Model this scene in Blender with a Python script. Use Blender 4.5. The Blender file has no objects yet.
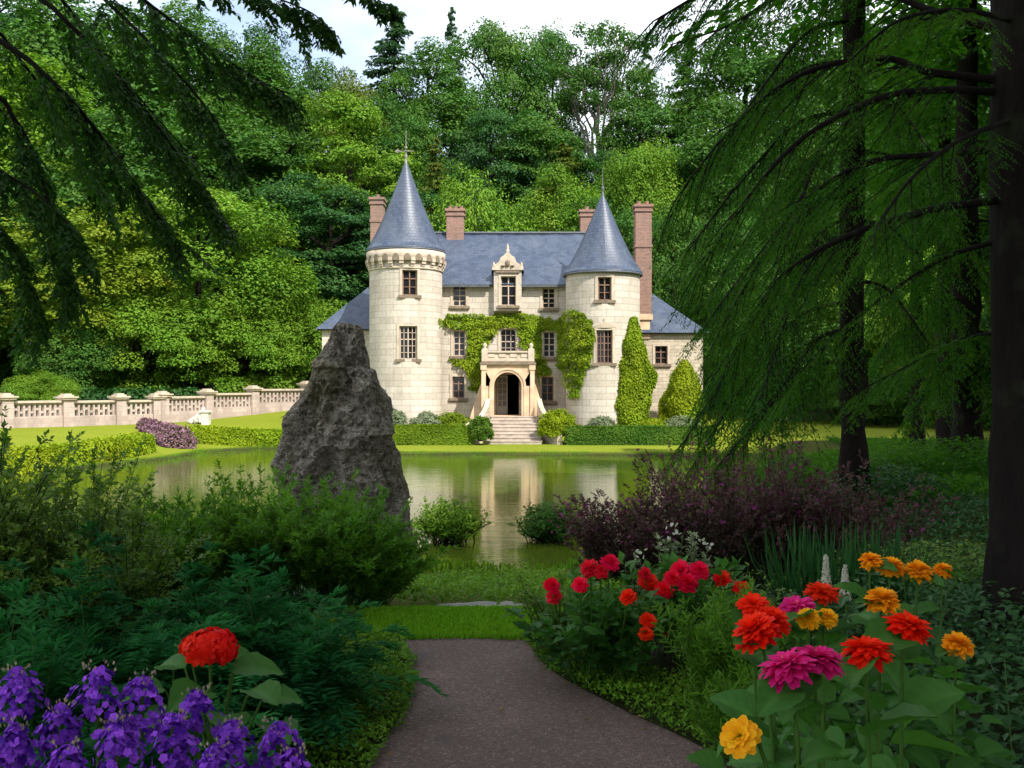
import bpy, math, random
import numpy as np
from mathutils import Vector, Matrix, noise

# ------------------------------------------------------------------ camera, world, sun, exposure
sc = bpy.context.scene
F = 950.0                      # focal length in pixels of the 1024 px wide frame
EYE = 1.6
cam_d = bpy.data.cameras.new('camera'); cam = bpy.data.objects.new('camera', cam_d)
sc.collection.objects.link(cam)
cam.location = (0, 0, EYE); cam.rotation_euler = (math.radians(90), 0, 0)
cam_d.sensor_width = 36.0; cam_d.lens = F / 1024 * 36.0
cam_d.clip_start = 0.05; cam_d.clip_end = 2000
sc.camera = cam

SUN_EL, SUN_AZ = math.radians(47), math.radians(38)     # AZ: to the right of straight behind the camera
sdir = Vector((math.cos(SUN_EL) * math.sin(SUN_AZ), -math.cos(SUN_EL) * math.cos(SUN_AZ), math.sin(SUN_EL)))
sun_d = bpy.data.lights.new('sun', 'SUN'); sun = bpy.data.objects.new('sun', sun_d)
sc.collection.objects.link(sun)
sun_d.energy = 4.4; sun_d.angle = math.radians(0.5); sun_d.color = (1.0, 0.95, 0.87)
sun.rotation_euler = sdir.to_track_quat('Z', 'Y').to_euler()
sun.location = (20, -20, 40)

w = bpy.data.worlds.new('World'); sc.world = w; w.use_nodes = True
nt = w.node_tree; nt.nodes.clear()
sky = nt.nodes.new('ShaderNodeTexSky'); sky.sky_type = 'NISHITA'; sky.sun_disc = False
sky.sun_elevation = SUN_EL; sky.sun_rotation = math.pi - SUN_AZ
tc = nt.nodes.new('ShaderNodeTexCoord')
mp = nt.nodes.new('ShaderNodeMapping'); mp.inputs['Scale'].default_value = (1.2, 1.2, 3.2)
mp.inputs['Location'].default_value = (0.35, 0.1, 0.2)
nz = nt.nodes.new('ShaderNodeTexNoise'); nz.inputs['Scale'].default_value = 2.2; nz.inputs['Detail'].default_value = 6
rp = nt.nodes.new('ShaderNodeValToRGB'); rp.color_ramp.elements[0].position = 0.22; rp.color_ramp.elements[1].position = 0.60
mx = nt.nodes.new('ShaderNodeMix'); mx.data_type = 'RGBA'; mx.inputs[7].default_value = (7.2, 7.6, 8.1, 1)
bg = nt.nodes.new('ShaderNodeBackground'); bg.inputs['Strength'].default_value = 0.15
wo = nt.nodes.new('ShaderNodeOutputWorld')
L = nt.links.new
L(tc.outputs['Generated'], mp.inputs['Vector']); L(mp.outputs['Vector'], nz.inputs['Vector'])
L(nz.outputs['Fac'], rp.inputs['Fac']); L(rp.outputs['Color'], mx.inputs[0]); L(sky.outputs['Color'], mx.inputs[6])
L(mx.outputs[2], bg.inputs['Color']); L(bg.outputs['Background'], wo.inputs['Surface'])

sc.view_settings.view_transform = 'Standard'; sc.view_settings.look = 'None'
sc.view_settings.exposure = 0.70; sc.view_settings.gamma = 1.0
sc.cycles.max_bounces = 6; sc.cycles.diffuse_bounces = 3; sc.cycles.glossy_bounces = 3
sc.cycles.transmission_bounces = 3; sc.cycles.transparent_max_bounces = 4
sc.cycles.use_denoising = True
sc.cycles.caustics_reflective = False; sc.cycles.caustics_refractive = False

rng = np.random.default_rng(11)
COL = sc.collection

def X(px, d): return (px - 512) * d / F
def Z(py, d): return EYE + (384 - py) * d / F

# ------------------------------------------------------------------ node materials
def new_mat(name):
    m = bpy.data.materials.new(name); m.use_nodes = True
    n = m.node_tree; n.nodes.clear()
    out = n.nodes.new('ShaderNodeOutputMaterial'); p = n.nodes.new('ShaderNodeBsdfPrincipled')
    n.links.new(p.outputs[0], out.inputs[0])
    return m, n, p, out

def nd(n, t, **kw):
    x = n.nodes.new(t)
    for k, v in kw.items(): setattr(x, k, v)
    return x

def mixc(n, fac, a, b, blend='MIX'):
    m = nd(n, 'ShaderNodeMix', data_type='RGBA', blend_type=blend)
    for s, i in ((fac, 0), (a, 6), (b, 7)):
        if hasattr(s, 'is_linked'): n.links.new(s, m.inputs[i])
        elif i == 0: m.inputs[0].default_value = s
        else: m.inputs[i].default_value = (*s, 1)
    return m.outputs[2]

def noise_tex(n, scale, detail=4, vec=None, rough=0.55):
    t = nd(n, 'ShaderNodeTexNoise'); t.inputs['Scale'].default_value = scale
    t.inputs['Detail'].default_value = detail; t.inputs['Roughness'].default_value = rough
    if vec is not None: n.links.new(vec, t.inputs['Vector'])
    return t.outputs['Fac']

def ramp(n, fac, a, b):
    r = nd(n, 'ShaderNodeMapRange'); r.inputs[1].default_value = a; r.inputs[2].default_value = b
    n.links.new(fac, r.inputs[0]); return r.outputs[0]

def bump(n, p, h, strength, dist=0.02):
    b = nd(n, 'ShaderNodeBump'); b.inputs['Strength'].default_value = strength; b.inputs['Distance'].default_value = dist
    n.links.new(h, b.inputs['Height']); n.links.new(b.outputs[0], p.inputs['Normal'])

def coords(n, which='Object'):
    return nd(n, 'ShaderNodeTexCoord').outputs[which]

def leaf_mat(name, c1, c2, transl=0.28, rough=0.55, tcol=None, spec=0.12, nscale=0.35):
    m, n, p, out = new_mat(name)
    at = nd(n, 'ShaderNodeAttribute', attribute_name='v')
    c = mixc(n, at.outputs['Fac'], c1, c2)
    nf = ramp(n, noise_tex(n, nscale, 2, coords(n)), 0.3, 0.7)
    c = mixc(n, nf, c, tuple(x * 0.8 for x in c2), 'MIX') if False else c
    hs = nd(n, 'ShaderNodeHueSaturation'); n.links.new(c, hs.inputs['Color'])
    mr = nd(n, 'ShaderNodeMapRange'); n.links.new(nf, mr.inputs[0]); mr.inputs[3].default_value = 0.485; mr.inputs[4].default_value = 0.515
    n.links.new(mr.outputs[0], hs.inputs['Hue'])
    n.links.new(hs.outputs[0], p.inputs['Base Color'])
    p.inputs['Roughness'].default_value = rough; p.inputs['Specular IOR Level'].default_value = spec
    if transl:
        t = nd(n, 'ShaderNodeBsdfTranslucent'); ms = nd(n, 'ShaderNodeMixShader'); ms.inputs[0].default_value = transl
        g = nd(n, 'ShaderNodeMix', data_type='RGBA', blend_type='MULTIPLY'); g.inputs[0].default_value = 1
        n.links.new(hs.outputs[0], g.inputs[6]); g.inputs[7].default_value = (*(tcol or (1.15, 1.35, 0.55)), 1)
        n.links.new(g.outputs[2], t.inputs['Color'])
        n.links.new(p.outputs[0], ms.inputs[1]); n.links.new(t.outputs[0], ms.inputs[2]); n.links.new(ms.outputs[0], out.inputs[0])
    return m

def plain(name, col, rough=0.6, var=0.25, scale=6, bmp=0.2, metal=0, spec=0.3):
    m, n, p, out = new_mat(name)
    f = noise_tex(n, scale, 6, coords(n))
    c = mixc(n, ramp(n, f, 0.3, 0.7), tuple(x * (1 - var) for x in col), tuple(min(1, x * (1 + var)) for x in col))
    n.links.new(c, p.inputs['Base Color']); p.inputs['Roughness'].default_value = rough; p.inputs['Metallic'].default_value = metal
    p.inputs['Specular IOR Level'].default_value = spec
    if bmp: bump(n, p, noise_tex(n, scale * 5, 6, coords(n)), bmp, 0.02)
    return m

def brick_mat(name, c1, c2, mortar, bw, bh, rough=0.8, msize=0.012, stain=(0.5, 0.42, 0.3), stain_amt=0.35, bmp=0.4, spec=0.2):
    m, n, p, out = new_mat(name)
    uv = coords(n, 'UV')
    b = nd(n, 'ShaderNodeTexBrick'); n.links.new(uv, b.inputs['Vector'])
    b.inputs['Color1'].default_value = (*c1, 1); b.inputs['Color2'].default_value = (*c2, 1); b.inputs['Mortar'].default_value = (*mortar, 1)
    b.inputs['Scale'].default_value = 1.0; b.inputs['Mortar Size'].default_value = msize; b.inputs['Brick Width'].default_value = bw
    b.inputs['Row Height'].default_value = bh; b.inputs['Mortar Smooth'].default_value = 0.4; b.inputs['Bias'].default_value = -0.1
    oc = coords(n)
    mp_ = nd(n, 'ShaderNodeMapping'); mp_.inputs['Scale'].default_value = (1, 1, 0.35); n.links.new(oc, mp_.inputs[0])
    st = ramp(n, noise_tex(n, 0.7, 8, mp_.outputs[0], 0.7), 0.46, 0.72)
    stm = nd(n, 'ShaderNodeMath', operation='MULTIPLY'); n.links.new(st, stm.inputs[0]); stm.inputs[1].default_value = stain_amt
    c = mixc(n, stm.outputs[0], b.outputs['Color'], stain)
    fine = ramp(n, noise_tex(n, 9, 6, oc), 0.25, 0.75)
    fm = nd(n, 'ShaderNodeMapRange'); n.links.new(fine, fm.inputs[0]); fm.inputs[3].default_value = 0.82; fm.inputs[4].default_value = 1.08
    vm = nd(n, 'ShaderNodeMix', data_type='RGBA', blend_type='MULTIPLY'); vm.inputs[0].default_value = 1
    n.links.new(c, vm.inputs[6]); n.links.new(fm.outputs[0], vm.inputs[7])
    n.links.new(vm.outputs[2], p.inputs['Base Color'])
    p.inputs['Roughness'].default_value = rough; p.inputs['Specular IOR Level'].default_value = spec
    mm = nd(n, 'ShaderNodeMath', operation='SUBTRACT'); n.links.new(noise_tex(n, 14, 5, oc), mm.inputs[0]); n.links.new(b.outputs['Fac'], mm.inputs[1])
    bump(n, p, mm.outputs[0], bmp, 0.025)
    return m

M = {}
M['stone'] = brick_mat('cream_ashlar', (0.60, 0.535, 0.45), (0.49, 0.425, 0.345), (0.30, 0.25, 0.195), 0.95, 0.36, stain=(0.27, 0.235, 0.18), stain_amt=0.62)
M['rubble'] = brick_mat('cream_rubble', (0.60, 0.52, 0.40), (0.46, 0.39, 0.29), (0.36, 0.30, 0.22), 0.5, 0.22, stain=(0.34, 0.28, 0.2), stain_amt=0.55, bmp=0.6)
M['trim'] = plain('trim_stone', (0.50, 0.415, 0.32), 0.8, 0.18, 3)
M['warm'] = plain('porch_stone', (0.62, 0.44, 0.29), 0.8, 0.25, 1.6)
M['step'] = plain('step_stone', (0.42, 0.35, 0.29), 0.8, 0.25, 3)
M['corbel_gap'] = plain('brown_stone_and_gap_shade', (0.20, 0.155, 0.11), 0.9, 0.3, 5)  # plain brown for sills and mouldings; painted shade in the corbel gaps
M['slate'] = brick_mat('blue_slate', (0.056, 0.079, 0.128), (0.029, 0.044, 0.080), (0.014, 0.019, 0.032), 0.30, 0.20, rough=0.42, msize=0.012, stain=(0.13, 0.15, 0.18), stain_amt=0.4, bmp=0.3, spec=0.5)
M['brick'] = brick_mat('chimney_brick', (0.33, 0.165, 0.115), (0.20, 0.105, 0.08), (0.36, 0.29, 0.25), 0.23, 0.085, msize=0.012, stain=(0.20, 0.15, 0.12), stain_amt=0.75)
M['lead'] = plain('lead', (0.10, 0.11, 0.12), 0.5, 0.2, 4, metal=0.3)
M['frame'] = plain('window_frame', (0.48, 0.38, 0.29), 0.6, 0.15, 8)
M['frame_dark'] = plain('window_frame_brown', (0.22, 0.13, 0.09), 0.6, 0.2, 8)
M['dark'] = plain('dark_interior', (0.02, 0.016, 0.013), 0.9, 0.2, 2, bmp=0)
def glass_mat():
    m, n, p, out = new_mat('window_glass')
    p.inputs['Base Color'].default_value = (0.014, 0.014, 0.016, 1); p.inputs['Roughness'].default_value = 0.12
    p.inputs['Specular IOR Level'].default_value = 0.45
    bump(n, p, noise_tex(n, 1.3, 2, coords(n)), 0.15, 0.05)
    return m
M['glass'] = glass_mat()

def rock_mat():
    m, n, p, out = new_mat('lichen_rock')
    oc = coords(n)
    a = ramp(n, noise_tex(n, 3.2, 10, oc, 0.75), 0.38, 0.62)
    b = ramp(n, noise_tex(n, 17, 10, oc, 0.8), 0.50, 0.62)
    c = mixc(n, a, (0.115, 0.088, 0.055), (0.47, 0.41, 0.32))
    c = mixc(n, b, c, (0.66, 0.61, 0.51))
    mo = ramp(n, noise_tex(n, 1.1, 7, nd(n, 'ShaderNodeTexCoord').outputs['Generated'], 0.7), 0.5, 0.62)
    ms = nd(n, 'ShaderNodeMath', operation='MULTIPLY'); n.links.new(mo, ms.inputs[0]); ms.inputs[1].default_value = 0.9
    c = mixc(n, ms.outputs[0], c, (0.19, 0.165, 0.03))
    sp = ramp(n, noise_tex(n, 38, 3, oc), 0.55, 0.62)
    sp2 = nd(n, 'ShaderNodeMath', operation='MULTIPLY'); n.links.new(sp, sp2.inputs[0]); sp2.inputs[1].default_value = 0.8
    c = mixc(n, sp2.outputs[0], c, (0.03, 0.026, 0.02))
    n.links.new(c, p.inputs['Base Color']); p.inputs['Roughness'].default_value = 0.92; p.inputs['Specular IOR Level'].default_value = 0.2
    bump(n, p, noise_tex(n, 16, 12, oc, 0.82), 1.0, 0.10)
    return m
M['rock'] = rock_mat()

def ground_mat():
    m, n, p, out = new_mat('grass_and_soil')
    oc = coords(n)
    at = nd(n, 'ShaderNodeAttribute', attribute_name='v')
    st = nd(n, 'ShaderNodeMapping'); st.inputs['Scale'].default_value = (0.25, 1.2, 1); n.links.new(oc, st.inputs[0])
    f = ramp(n, noise_tex(n, 0.6, 6, oc, 0.6), 0.3, 0.7)
    g = mixc(n, f, (0.185, 0.225, 0.016), (0.265, 0.305, 0.026))
    g = mixc(n, ramp(n, noise_tex(n, 14, 6, oc, 0.75), 0.35, 0.75), tuple(x * 0.7 for x in (0.20, 0.25, 0.016)), g)
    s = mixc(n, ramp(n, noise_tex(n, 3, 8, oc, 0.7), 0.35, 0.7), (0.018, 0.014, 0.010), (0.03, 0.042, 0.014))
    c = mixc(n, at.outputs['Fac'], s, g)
    n.links.new(c, p.inputs['Base Color']); p.inputs['Roughness'].default_value = 0.95; p.inputs['Specular IOR Level'].default_value = 0.1
    bump(n, p, noise_tex(n, 22, 6, oc, 0.8), 0.7, 0.05)
    return m
M['ground'] = ground_mat()

def path_mat():
    m, n, p, out = new_mat('path_gravel')
    oc = coords(n)
    vo = nd(n, 'ShaderNodeTexVoronoi'); vo.inputs['Scale'].default_value = 95; n.links.new(oc, vo.inputs['Vector'])
    c = mixc(n, ramp(n, noise_tex(n, 1.4, 5, oc), 0.3, 0.7), (0.130, 0.076, 0.062), (0.195, 0.122, 0.100))
    hs = nd(n, 'ShaderNodeSeparateColor'); n.links.new(vo.outputs['Color'], hs.inputs[0])
    c = mixc(n, ramp(n, hs.outputs[0], 0.0, 1.0), tuple(x * 0.55 for x in (0.15, 0.10, 0.085)), c)
    c2 = mixc(n, ramp(n, hs.outputs[1], 0.90, 0.96), c, (0.21, 0.165, 0.14))
    c3 = mixc(n, ramp(n, noise_tex(n, 2.2, 6, oc, 0.65), 0.58, 0.72), c2, (0.06, 0.046, 0.04))
    n.links.new(c3, p.inputs['Base Color']); p.inputs['Roughness'].default_value = 0.85
    bump(n, p, vo.outputs['Distance'], 0.6, 0.008)
    return m
M['path'] = path_mat()

def water_mat():
    m, n, p, out = new_mat('pond_water')
    oc = coords(n)
    p.inputs['Base Color'].default_value = (0.066, 0.098, 0.009, 1)
    p.inputs['Roughness'].default_value = 0.06; p.inputs['IOR'].default_value = 1.33; p.inputs['Specular IOR Level'].default_value = 0.9
    mp_ = nd(n, 'ShaderNodeMapping'); mp_.inputs['Scale'].default_value = (0.55, 2.0, 1); n.links.new(oc, mp_.inputs[0])
    a = noise_tex(n, 1.2, 3, mp_.outputs[0]); b = noise_tex(n, 5.5, 3, mp_.outputs[0])
    ad = nd(n, 'ShaderNodeMath', operation='MULTIPLY_ADD'); n.links.new(b, ad.inputs[0]); ad.inputs[1].default_value = 0.35; n.links.new(a, ad.inputs[2])
    bump(n, p, ad.outputs[0], 0.16, 0.05)
    return m
M['water'] = water_mat()

def bark_mat(name, c, scale=5):
    m, n, p, out = new_mat(name)
    oc = coords(n)
    mp_ = nd(n, 'ShaderNodeMapping'); mp_.inputs['Scale'].default_value = (3, 3, 0.6); n.links.new(oc, mp_.inputs[0])
    f = noise_tex(n, scale, 8, mp_.outputs[0], 0.7)
    cc = mixc(n, ramp(n, f, 0.35, 0.65), tuple(x * 0.45 for x in c), c)
    cc = mixc(n, ramp(n, noise_tex(n, 1.5, 5, oc), 0.55, 0.7), cc, (0.035, 0.045, 0.02))
    n.links.new(cc, p.inputs['Base Color']); p.inputs['Roughness'].default_value = 0.95; p.inputs['Specular IOR Level'].default_value = 0.15
    bump(n, p, f, 1.0, 0.04)
    return m
M['bark'] = bark_mat('bark', (0.017, 0.012, 0.010))
M['bark_pale'] = bark_mat('pale_bark', (0.30, 0.27, 0.22))

# leaf tones
M['l_mid'] = leaf_mat('leaf_mid', (0.030, 0.094, 0.014), (0.082, 0.178, 0.026))
M['l_bright'] = leaf_mat('leaf_bright', (0.070, 0.158, 0.010), (0.155, 0.270, 0.022))
M['l_yellow'] = leaf_mat('leaf_yellow', (0.100, 0.160, 0.010), (0.200, 0.260, 0.020))
M['l_dark'] = leaf_mat('leaf_dark', (0.018, 0.066, 0.017), (0.052, 0.132, 0.030))
M['l_blue'] = leaf_mat('leaf_bluegreen', (0.022, 0.070, 0.028), (0.060, 0.125, 0.045))
M['l_olive'] = leaf_mat('leaf_olive', (0.060, 0.100, 0.014), (0.130, 0.170, 0.026))
M['l_hem'] = leaf_mat('leaf_hemlock', (0.022, 0.088, 0.010), (0.078, 0.195, 0.018), 0.45, tcol=(1.3, 1.6, 0.5))
M['l_hemd'] = leaf_mat('leaf_hemlock_near', (0.018, 0.062, 0.014), (0.050, 0.125, 0.022), 0.4, tcol=(1.3, 1.6, 0.5))
M['l_fern'] = leaf_mat('leaf_fern', (0.010, 0.072, 0.022), (0.036, 0.180, 0.046), 0.3, rough=0.7, tcol=(0.9, 1.5, 0.8), spec=0.04)
M['l_feather'] = leaf_mat('leaf_feathery', (0.058, 0.150, 0.014), (0.130, 0.285, 0.028), 0.4)
M['l_shrub'] = leaf_mat('leaf_shrub', (0.038, 0.108, 0.014), (0.180, 0.280, 0.050), 0.35, rough=0.5)
M['l_cover'] = leaf_mat('leaf_groundcover', (0.085, 0.190, 0.012), (0.170, 0.330, 0.024), 0.3)
M['l_darkcover'] = leaf_mat('leaf_dark_groundcover', (0.018, 0.062, 0.020), (0.055, 0.135, 0.042), 0.2, rough=0.4)
M['l_hedge'] = leaf_mat('leaf_hedge', (0.100, 0.165, 0.008), (0.200, 0.275, 0.014), 0.25)
M['l_hedged'] = leaf_mat('leaf_hedge_dark', (0.045, 0.110, 0.010), (0.105, 0.190, 0.018), 0.25)
M['l_hedgey'] = leaf_mat('leaf_hedge_yellow', (0.150, 0.215, 0.007), (0.275, 0.350, 0.012), 0.25)
M['l_ivy'] = leaf_mat('leaf_ivy', (0.110, 0.185, 0.006), (0.230, 0.315, 0.012), 0.25)
M['l_silver'] = leaf_mat('leaf_silver', (0.13, 0.17, 0.09), (0.25, 0.29, 0.17), 0.2)
M['l_burg'] = leaf_mat('leaf_burgundy', (0.040, 0.050, 0.024), (0.150, 0.078, 0.080), 0.25, tcol=(1.5, 0.8, 0.8))
M['l_pink'] = leaf_mat('flower_magenta_small', (0.16, 0.025, 0.09), (0.30, 0.06, 0.19), 0.25, tcol=(1.2, 1, 1))
M['l_zin'] = leaf_mat('leaf_zinnia', (0.028, 0.105, 0.018), (0.075, 0.210, 0.038), 0.35, rough=0.45)
M['l_iris'] = leaf_mat('leaf_iris', (0.018, 0.075, 0.022), (0.040, 0.125, 0.034), 0.3)
M['core'] = plain('dark_inner_core', (0.012, 0.020, 0.006), 0.95, 0.3, 4, bmp=0)  # solid dark core behind the leaves of hedges and bushes
M['stem'] = leaf_mat('stem_green', (0.035, 0.095, 0.014), (0.06, 0.13, 0.02), 0)
M['f_red'] = leaf_mat('petal_red', (0.70, 0.006, 0.005), (0.92, 0.018, 0.008), 0.3, rough=0.5, tcol=(1.1, 0.9, 0.8), nscale=2)
M['f_crimson'] = leaf_mat('petal_crimson', (0.55, 0.006, 0.012), (0.85, 0.016, 0.020), 0.3, tcol=(1.1, 0.9, 0.8))
M['f_orange'] = leaf_mat('petal_orange_red', (0.86, 0.016, 0.003), (0.97, 0.055, 0.007), 0.3, tcol=(1.1, 1, 0.8))
M['f_mag'] = leaf_mat('petal_magenta', (0.50, 0.006, 0.12), (0.86, 0.030, 0.27), 0.4, tcol=(1.1, 1, 1))
M['f_yel'] = leaf_mat('petal_yellow', (0.92, 0.40, 0.005), (0.98, 0.56, 0.012), 0.3, tcol=(1.1, 1, 0.8))
M['f_amber'] = leaf_mat('petal_amber', (0.90, 0.28, 0.004), (0.97, 0.46, 0.010), 0.3, tcol=(1.1, 1, 0.8))
M['f_purp'] = leaf_mat('petal_purple', (0.075, 0.008, 0.28), (0.44, 0.10, 0.86), 0.3, tcol=(1.1, 1, 1.1))
M['f_bud'] = leaf_mat('bud_pale', (0.20, 0.13, 0.15), (0.36, 0.30, 0.20), 0.2)
M['f_cream'] = leaf_mat('petal_cream', (0.34, 0.32, 0.24), (0.55, 0.52, 0.42), 0.2)
M['f_white'] = leaf_mat('petal_white', (0.45, 0.46, 0.38), (0.65, 0.64, 0.55), 0.2)
M['f_mauve'] = leaf_mat('petal_mauve', (0.17, 0.095, 0.11), (0.32, 0.17, 0.24), 0.25, tcol=(1.1, 1, 1))
M['f_eye'] = leaf_mat('flower_eye', (0.55, 0.30, 0.02), (0.8, 0.5, 0.05), 0.1)
M['statue'] = plain('pale_statue_stone', (0.60, 0.56, 0.48), 0.85, 0.25, 4)
M['wallstone'] = brick_mat('pale_wall_stone', (0.52, 0.42, 0.37), (0.40, 0.31, 0.27), (0.40, 0.33, 0.28), 0.6, 0.28, stain=(0.26, 0.20, 0.17), stain_amt=0.75)
M['wallgap'] = plain('wall_recess', (0.30, 0.22, 0.18), 0.9, 0.3, 5)
M['shadewall'] = plain('wall_stone_with_shade', (0.13, 0.12, 0.10), 0.9, 0.4, 3)  # grey stone darkened: the wall's shade is put into its colour

# ------------------------------------------------------------------ mesh builder
OFF = {}          # world offset of a thing's origin, for its parts
class MB:
    def __init__(s): s.V = []; s.Fs = []; s.A = []; s.U = []; s.n = 0
    def add(s, V, Fc, mat=0, v=0.5, uv=None, smooth=False):
        V = np.asarray(V, float); Fc = np.asarray(Fc, np.int64)
        if len(V) == 0: return s
        s.V.append(V); s.Fs.append((Fc + s.n, mat, smooth))
        s.A.append(np.full(len(V), v) if np.isscalar(v) else np.asarray(v, float))
        s.U.append(np.zeros((len(V), 2)) if uv is None else np.asarray(uv, float))
        s.n += len(V); return s
    def build(s, name, mats, parent=None, origin=None):
        V = np.concatenate(s.V)
        off = OFF[parent.name] if parent else np.array(origin if origin is not None else (0, 0, 0), float)
        V = V - off
        me = bpy.data.meshes.new(name)
        me.vertices.add(len(V)); me.vertices.foreach_set('co', V.ravel().astype(np.float32))
        loops = np.concatenate([f.ravel() for f, _, _ in s.Fs])
        tot = np.concatenate([np.full(len(f), f.shape[1]) for f, _, _ in s.Fs])
        start = np.concatenate([[0], np.cumsum(tot)[:-1]])
        me.loops.add(len(loops)); me.loops.foreach_set('vertex_index', loops.astype(np.int32))
        me.polygons.add(len(tot)); me.polygons.foreach_set('loop_start', start.astype(np.int32))
        me.polygons.foreach_set('material_index', np.concatenate([np.full(len(f), m) for f, m, _ in s.Fs]).astype(np.int32))
        me.polygons.foreach_set('use_smooth', np.concatenate([np.full(len(f), sm) for f, _, sm in s.Fs]).astype(bool))
        a = me.attributes.new('v', 'FLOAT', 'POINT'); a.data.foreach_set('value', np.clip(np.concatenate(s.A), 0, 1).astype(np.float32))
        u = me.uv_layers.new(name='UVMap'); u.data.foreach_set('uv', np.concatenate(s.U)[loops].ravel().astype(np.float32))
        me.update(calc_edges=True)
        for m in (mats if isinstance(mats, (list, tuple)) else [mats]): me.materials.append(m)
        o = bpy.data.objects.new(name, me); COL.objects.link(o)
        if parent: o.parent = parent; OFF[o.name] = off
        else: o.location = off; OFF[o.name] = off
        return o

def tag(o, label, cat, group=None, kind=None):
    if label: o['label'] = label
    if cat: o['category'] = cat
    if group: o['group'] = group
    if kind: o['kind'] = kind
    return o

def thing(name, label, cat, loc, group=None):
    o = bpy.data.objects.new(name, None); o.empty_display_size = 0.2; COL.objects.link(o)
    o.location = loc; OFF[o.name] = np.array(loc, float)
    return tag(o, label, cat, group)

def copy_tree(o, parent=None):
    c = o.copy(); COL.objects.link(c); c.parent = parent
    for ch in o.children: copy_tree(ch, c)
    return c

def box(mb, x0, x1, y0, y1, z0, z1, mat=0, v=0.5):
    P = []; Fq = []; U = []
    def q(a, b, c, d, ua): Fq.append([len(P), len(P) + 1, len(P) + 2, len(P) + 3]); P.extend([a, b, c, d]); U.extend(ua)
    q((x0, y0, z0), (x1, y0, z0), (x1, y0, z1), (x0, y0, z1), [(x0, z0), (x1, z0), (x1, z1), (x0, z1)])
    q((x1, y1, z0), (x0, y1, z0), (x0, y1, z1), (x1, y1, z1), [(x1, z0), (x0, z0), (x0, z1), (x1, z1)])
    q((x1, y0, z0), (x1, y1, z0), (x1, y1, z1), (x1, y0, z1), [(y0, z0), (y1, z0), (y1, z1), (y0, z1)])
    q((x0, y1, z0), (x0, y0, z0), (x0, y0, z1), (x0, y1, z1), [(y1, z0), (y0, z0), (y0, z1), (y1, z1)])
    q((x0, y0, z1), (x1, y0, z1), (x1, y1, z1), (x0, y1, z1), [(x0, y0), (x1, y0), (x1, y1), (x0, y1)])
    q((x0, y1, z0), (x1, y1, z0), (x1, y0, z0), (x0, y0, z0), [(x0, y1), (x1, y1), (x1, y0), (x0, y0)])
    mb.add(P, Fq, mat, v, U)

def obox(mb, c, ax, lx, ly, z0, z1, mat=0):
    """box on the ground: centre c (x,y), axis unit vector ax, lengths lx along, ly across"""
    a = np.array(ax); n_ = np.array([-a[1], a[0]]); c = np.array(c)
    t = MB(); box(t, -lx / 2, lx / 2, -ly / 2, ly / 2, z0, z1)
    V = t.V[0]; W = np.c_[c + V[:, :1] * a + V[:, 1:2] * n_, V[:, 2]]
    U = t.U[0].copy(); mb.add(W, t.Fs[0][0], mat, 0.5, U)

def tube(mb, pts, rad, sides=8, mat=0, v=0.5, cap=True):
    pts = np.asarray(pts, float); n = len(pts); rad = np.broadcast_to(np.asarray(rad, float), (n,))
    t = np.gradient(pts, axis=0); t /= np.linalg.norm(t, axis=1, keepdims=True) + 1e-9
    ref = np.array([0, 0, 1.0]) if abs(t[:, 2]).mean() < 0.8 else np.array([1.0, 0, 0])
    a = np.cross(t, ref); a /= np.linalg.norm(a, axis=1, keepdims=True) + 1e-9; b = np.cross(t, a)
    th = np.linspace(0, 2 * np.pi, sides, endpoint=False)
    V = pts[:, None] + rad[:, None, None] * (np.cos(th)[None, :, None] * a[:, None] + np.sin(th)[None, :, None] * b[:, None])
    V = V.reshape(-1, 3)
    i = np.arange(n - 1)[:, None] * sides; j = np.arange(sides)[None]; k = (j + 1) % sides
    Fq = np.stack([i + j, i + k, i + sides + k, i + sides + j], -1).reshape(-1, 4)
    mb.add(V, Fq, mat, v, None, True)
    if cap: mb.add(V[-sides:], [list(range(sides))], mat, v)

def revolve(mb, cx, cy, prof, sides=48, mat=0, smooth=True, a0=0, a1=2 * np.pi, uvr=None):
    prof = np.asarray(prof, float); n = len(prof); th = np.linspace(a0, a1, sides + 1)
    s = np.r_[0, np.cumsum(np.hypot(*np.diff(prof, axis=0).T))]
    R = prof[:, 0][:, None]; V = np.stack([cx + R * np.sin(th), cy - R * np.cos(th), np.broadcast_to(prof[:, 1][:, None], (n, sides + 1))], -1).reshape(-1, 3)
    rr = uvr or prof[:, 0].max()
    U = np.stack(np.broadcast_arrays(th[None] * rr, s[:, None]), -1).reshape(-1, 2)
    i = np.arange(n - 1)[:, None] * (sides + 1); j = np.arange(sides)[None]
    Fq = np.stack([i + j, i + j + 1, i + sides + 2 + j, i + sides + 1 + j], -1).reshape(-1, 4)
    mb.add(V, Fq, mat, 0.5, U, smooth)

def catmull(P, n):
    P = np.asarray(P, float); P = np.vstack([2 * P[0] - P[1], P, 2 * P[-1] - P[-2]])
    m = len(P) - 3; out = []
    for t in np.linspace(0, m - 1e-6, n):
        i = int(t); u = t - i; p0, p1, p2, p3 = P[i:i + 4]
        out.append(0.5 * (2 * p1 + (p2 - p0) * u + (2 * p0 - 5 * p1 + 4 * p2 - p3) * u * u + (3 * p1 - p0 - 3 * p2 + p3) * u ** 3))
    return np.array(out)

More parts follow.
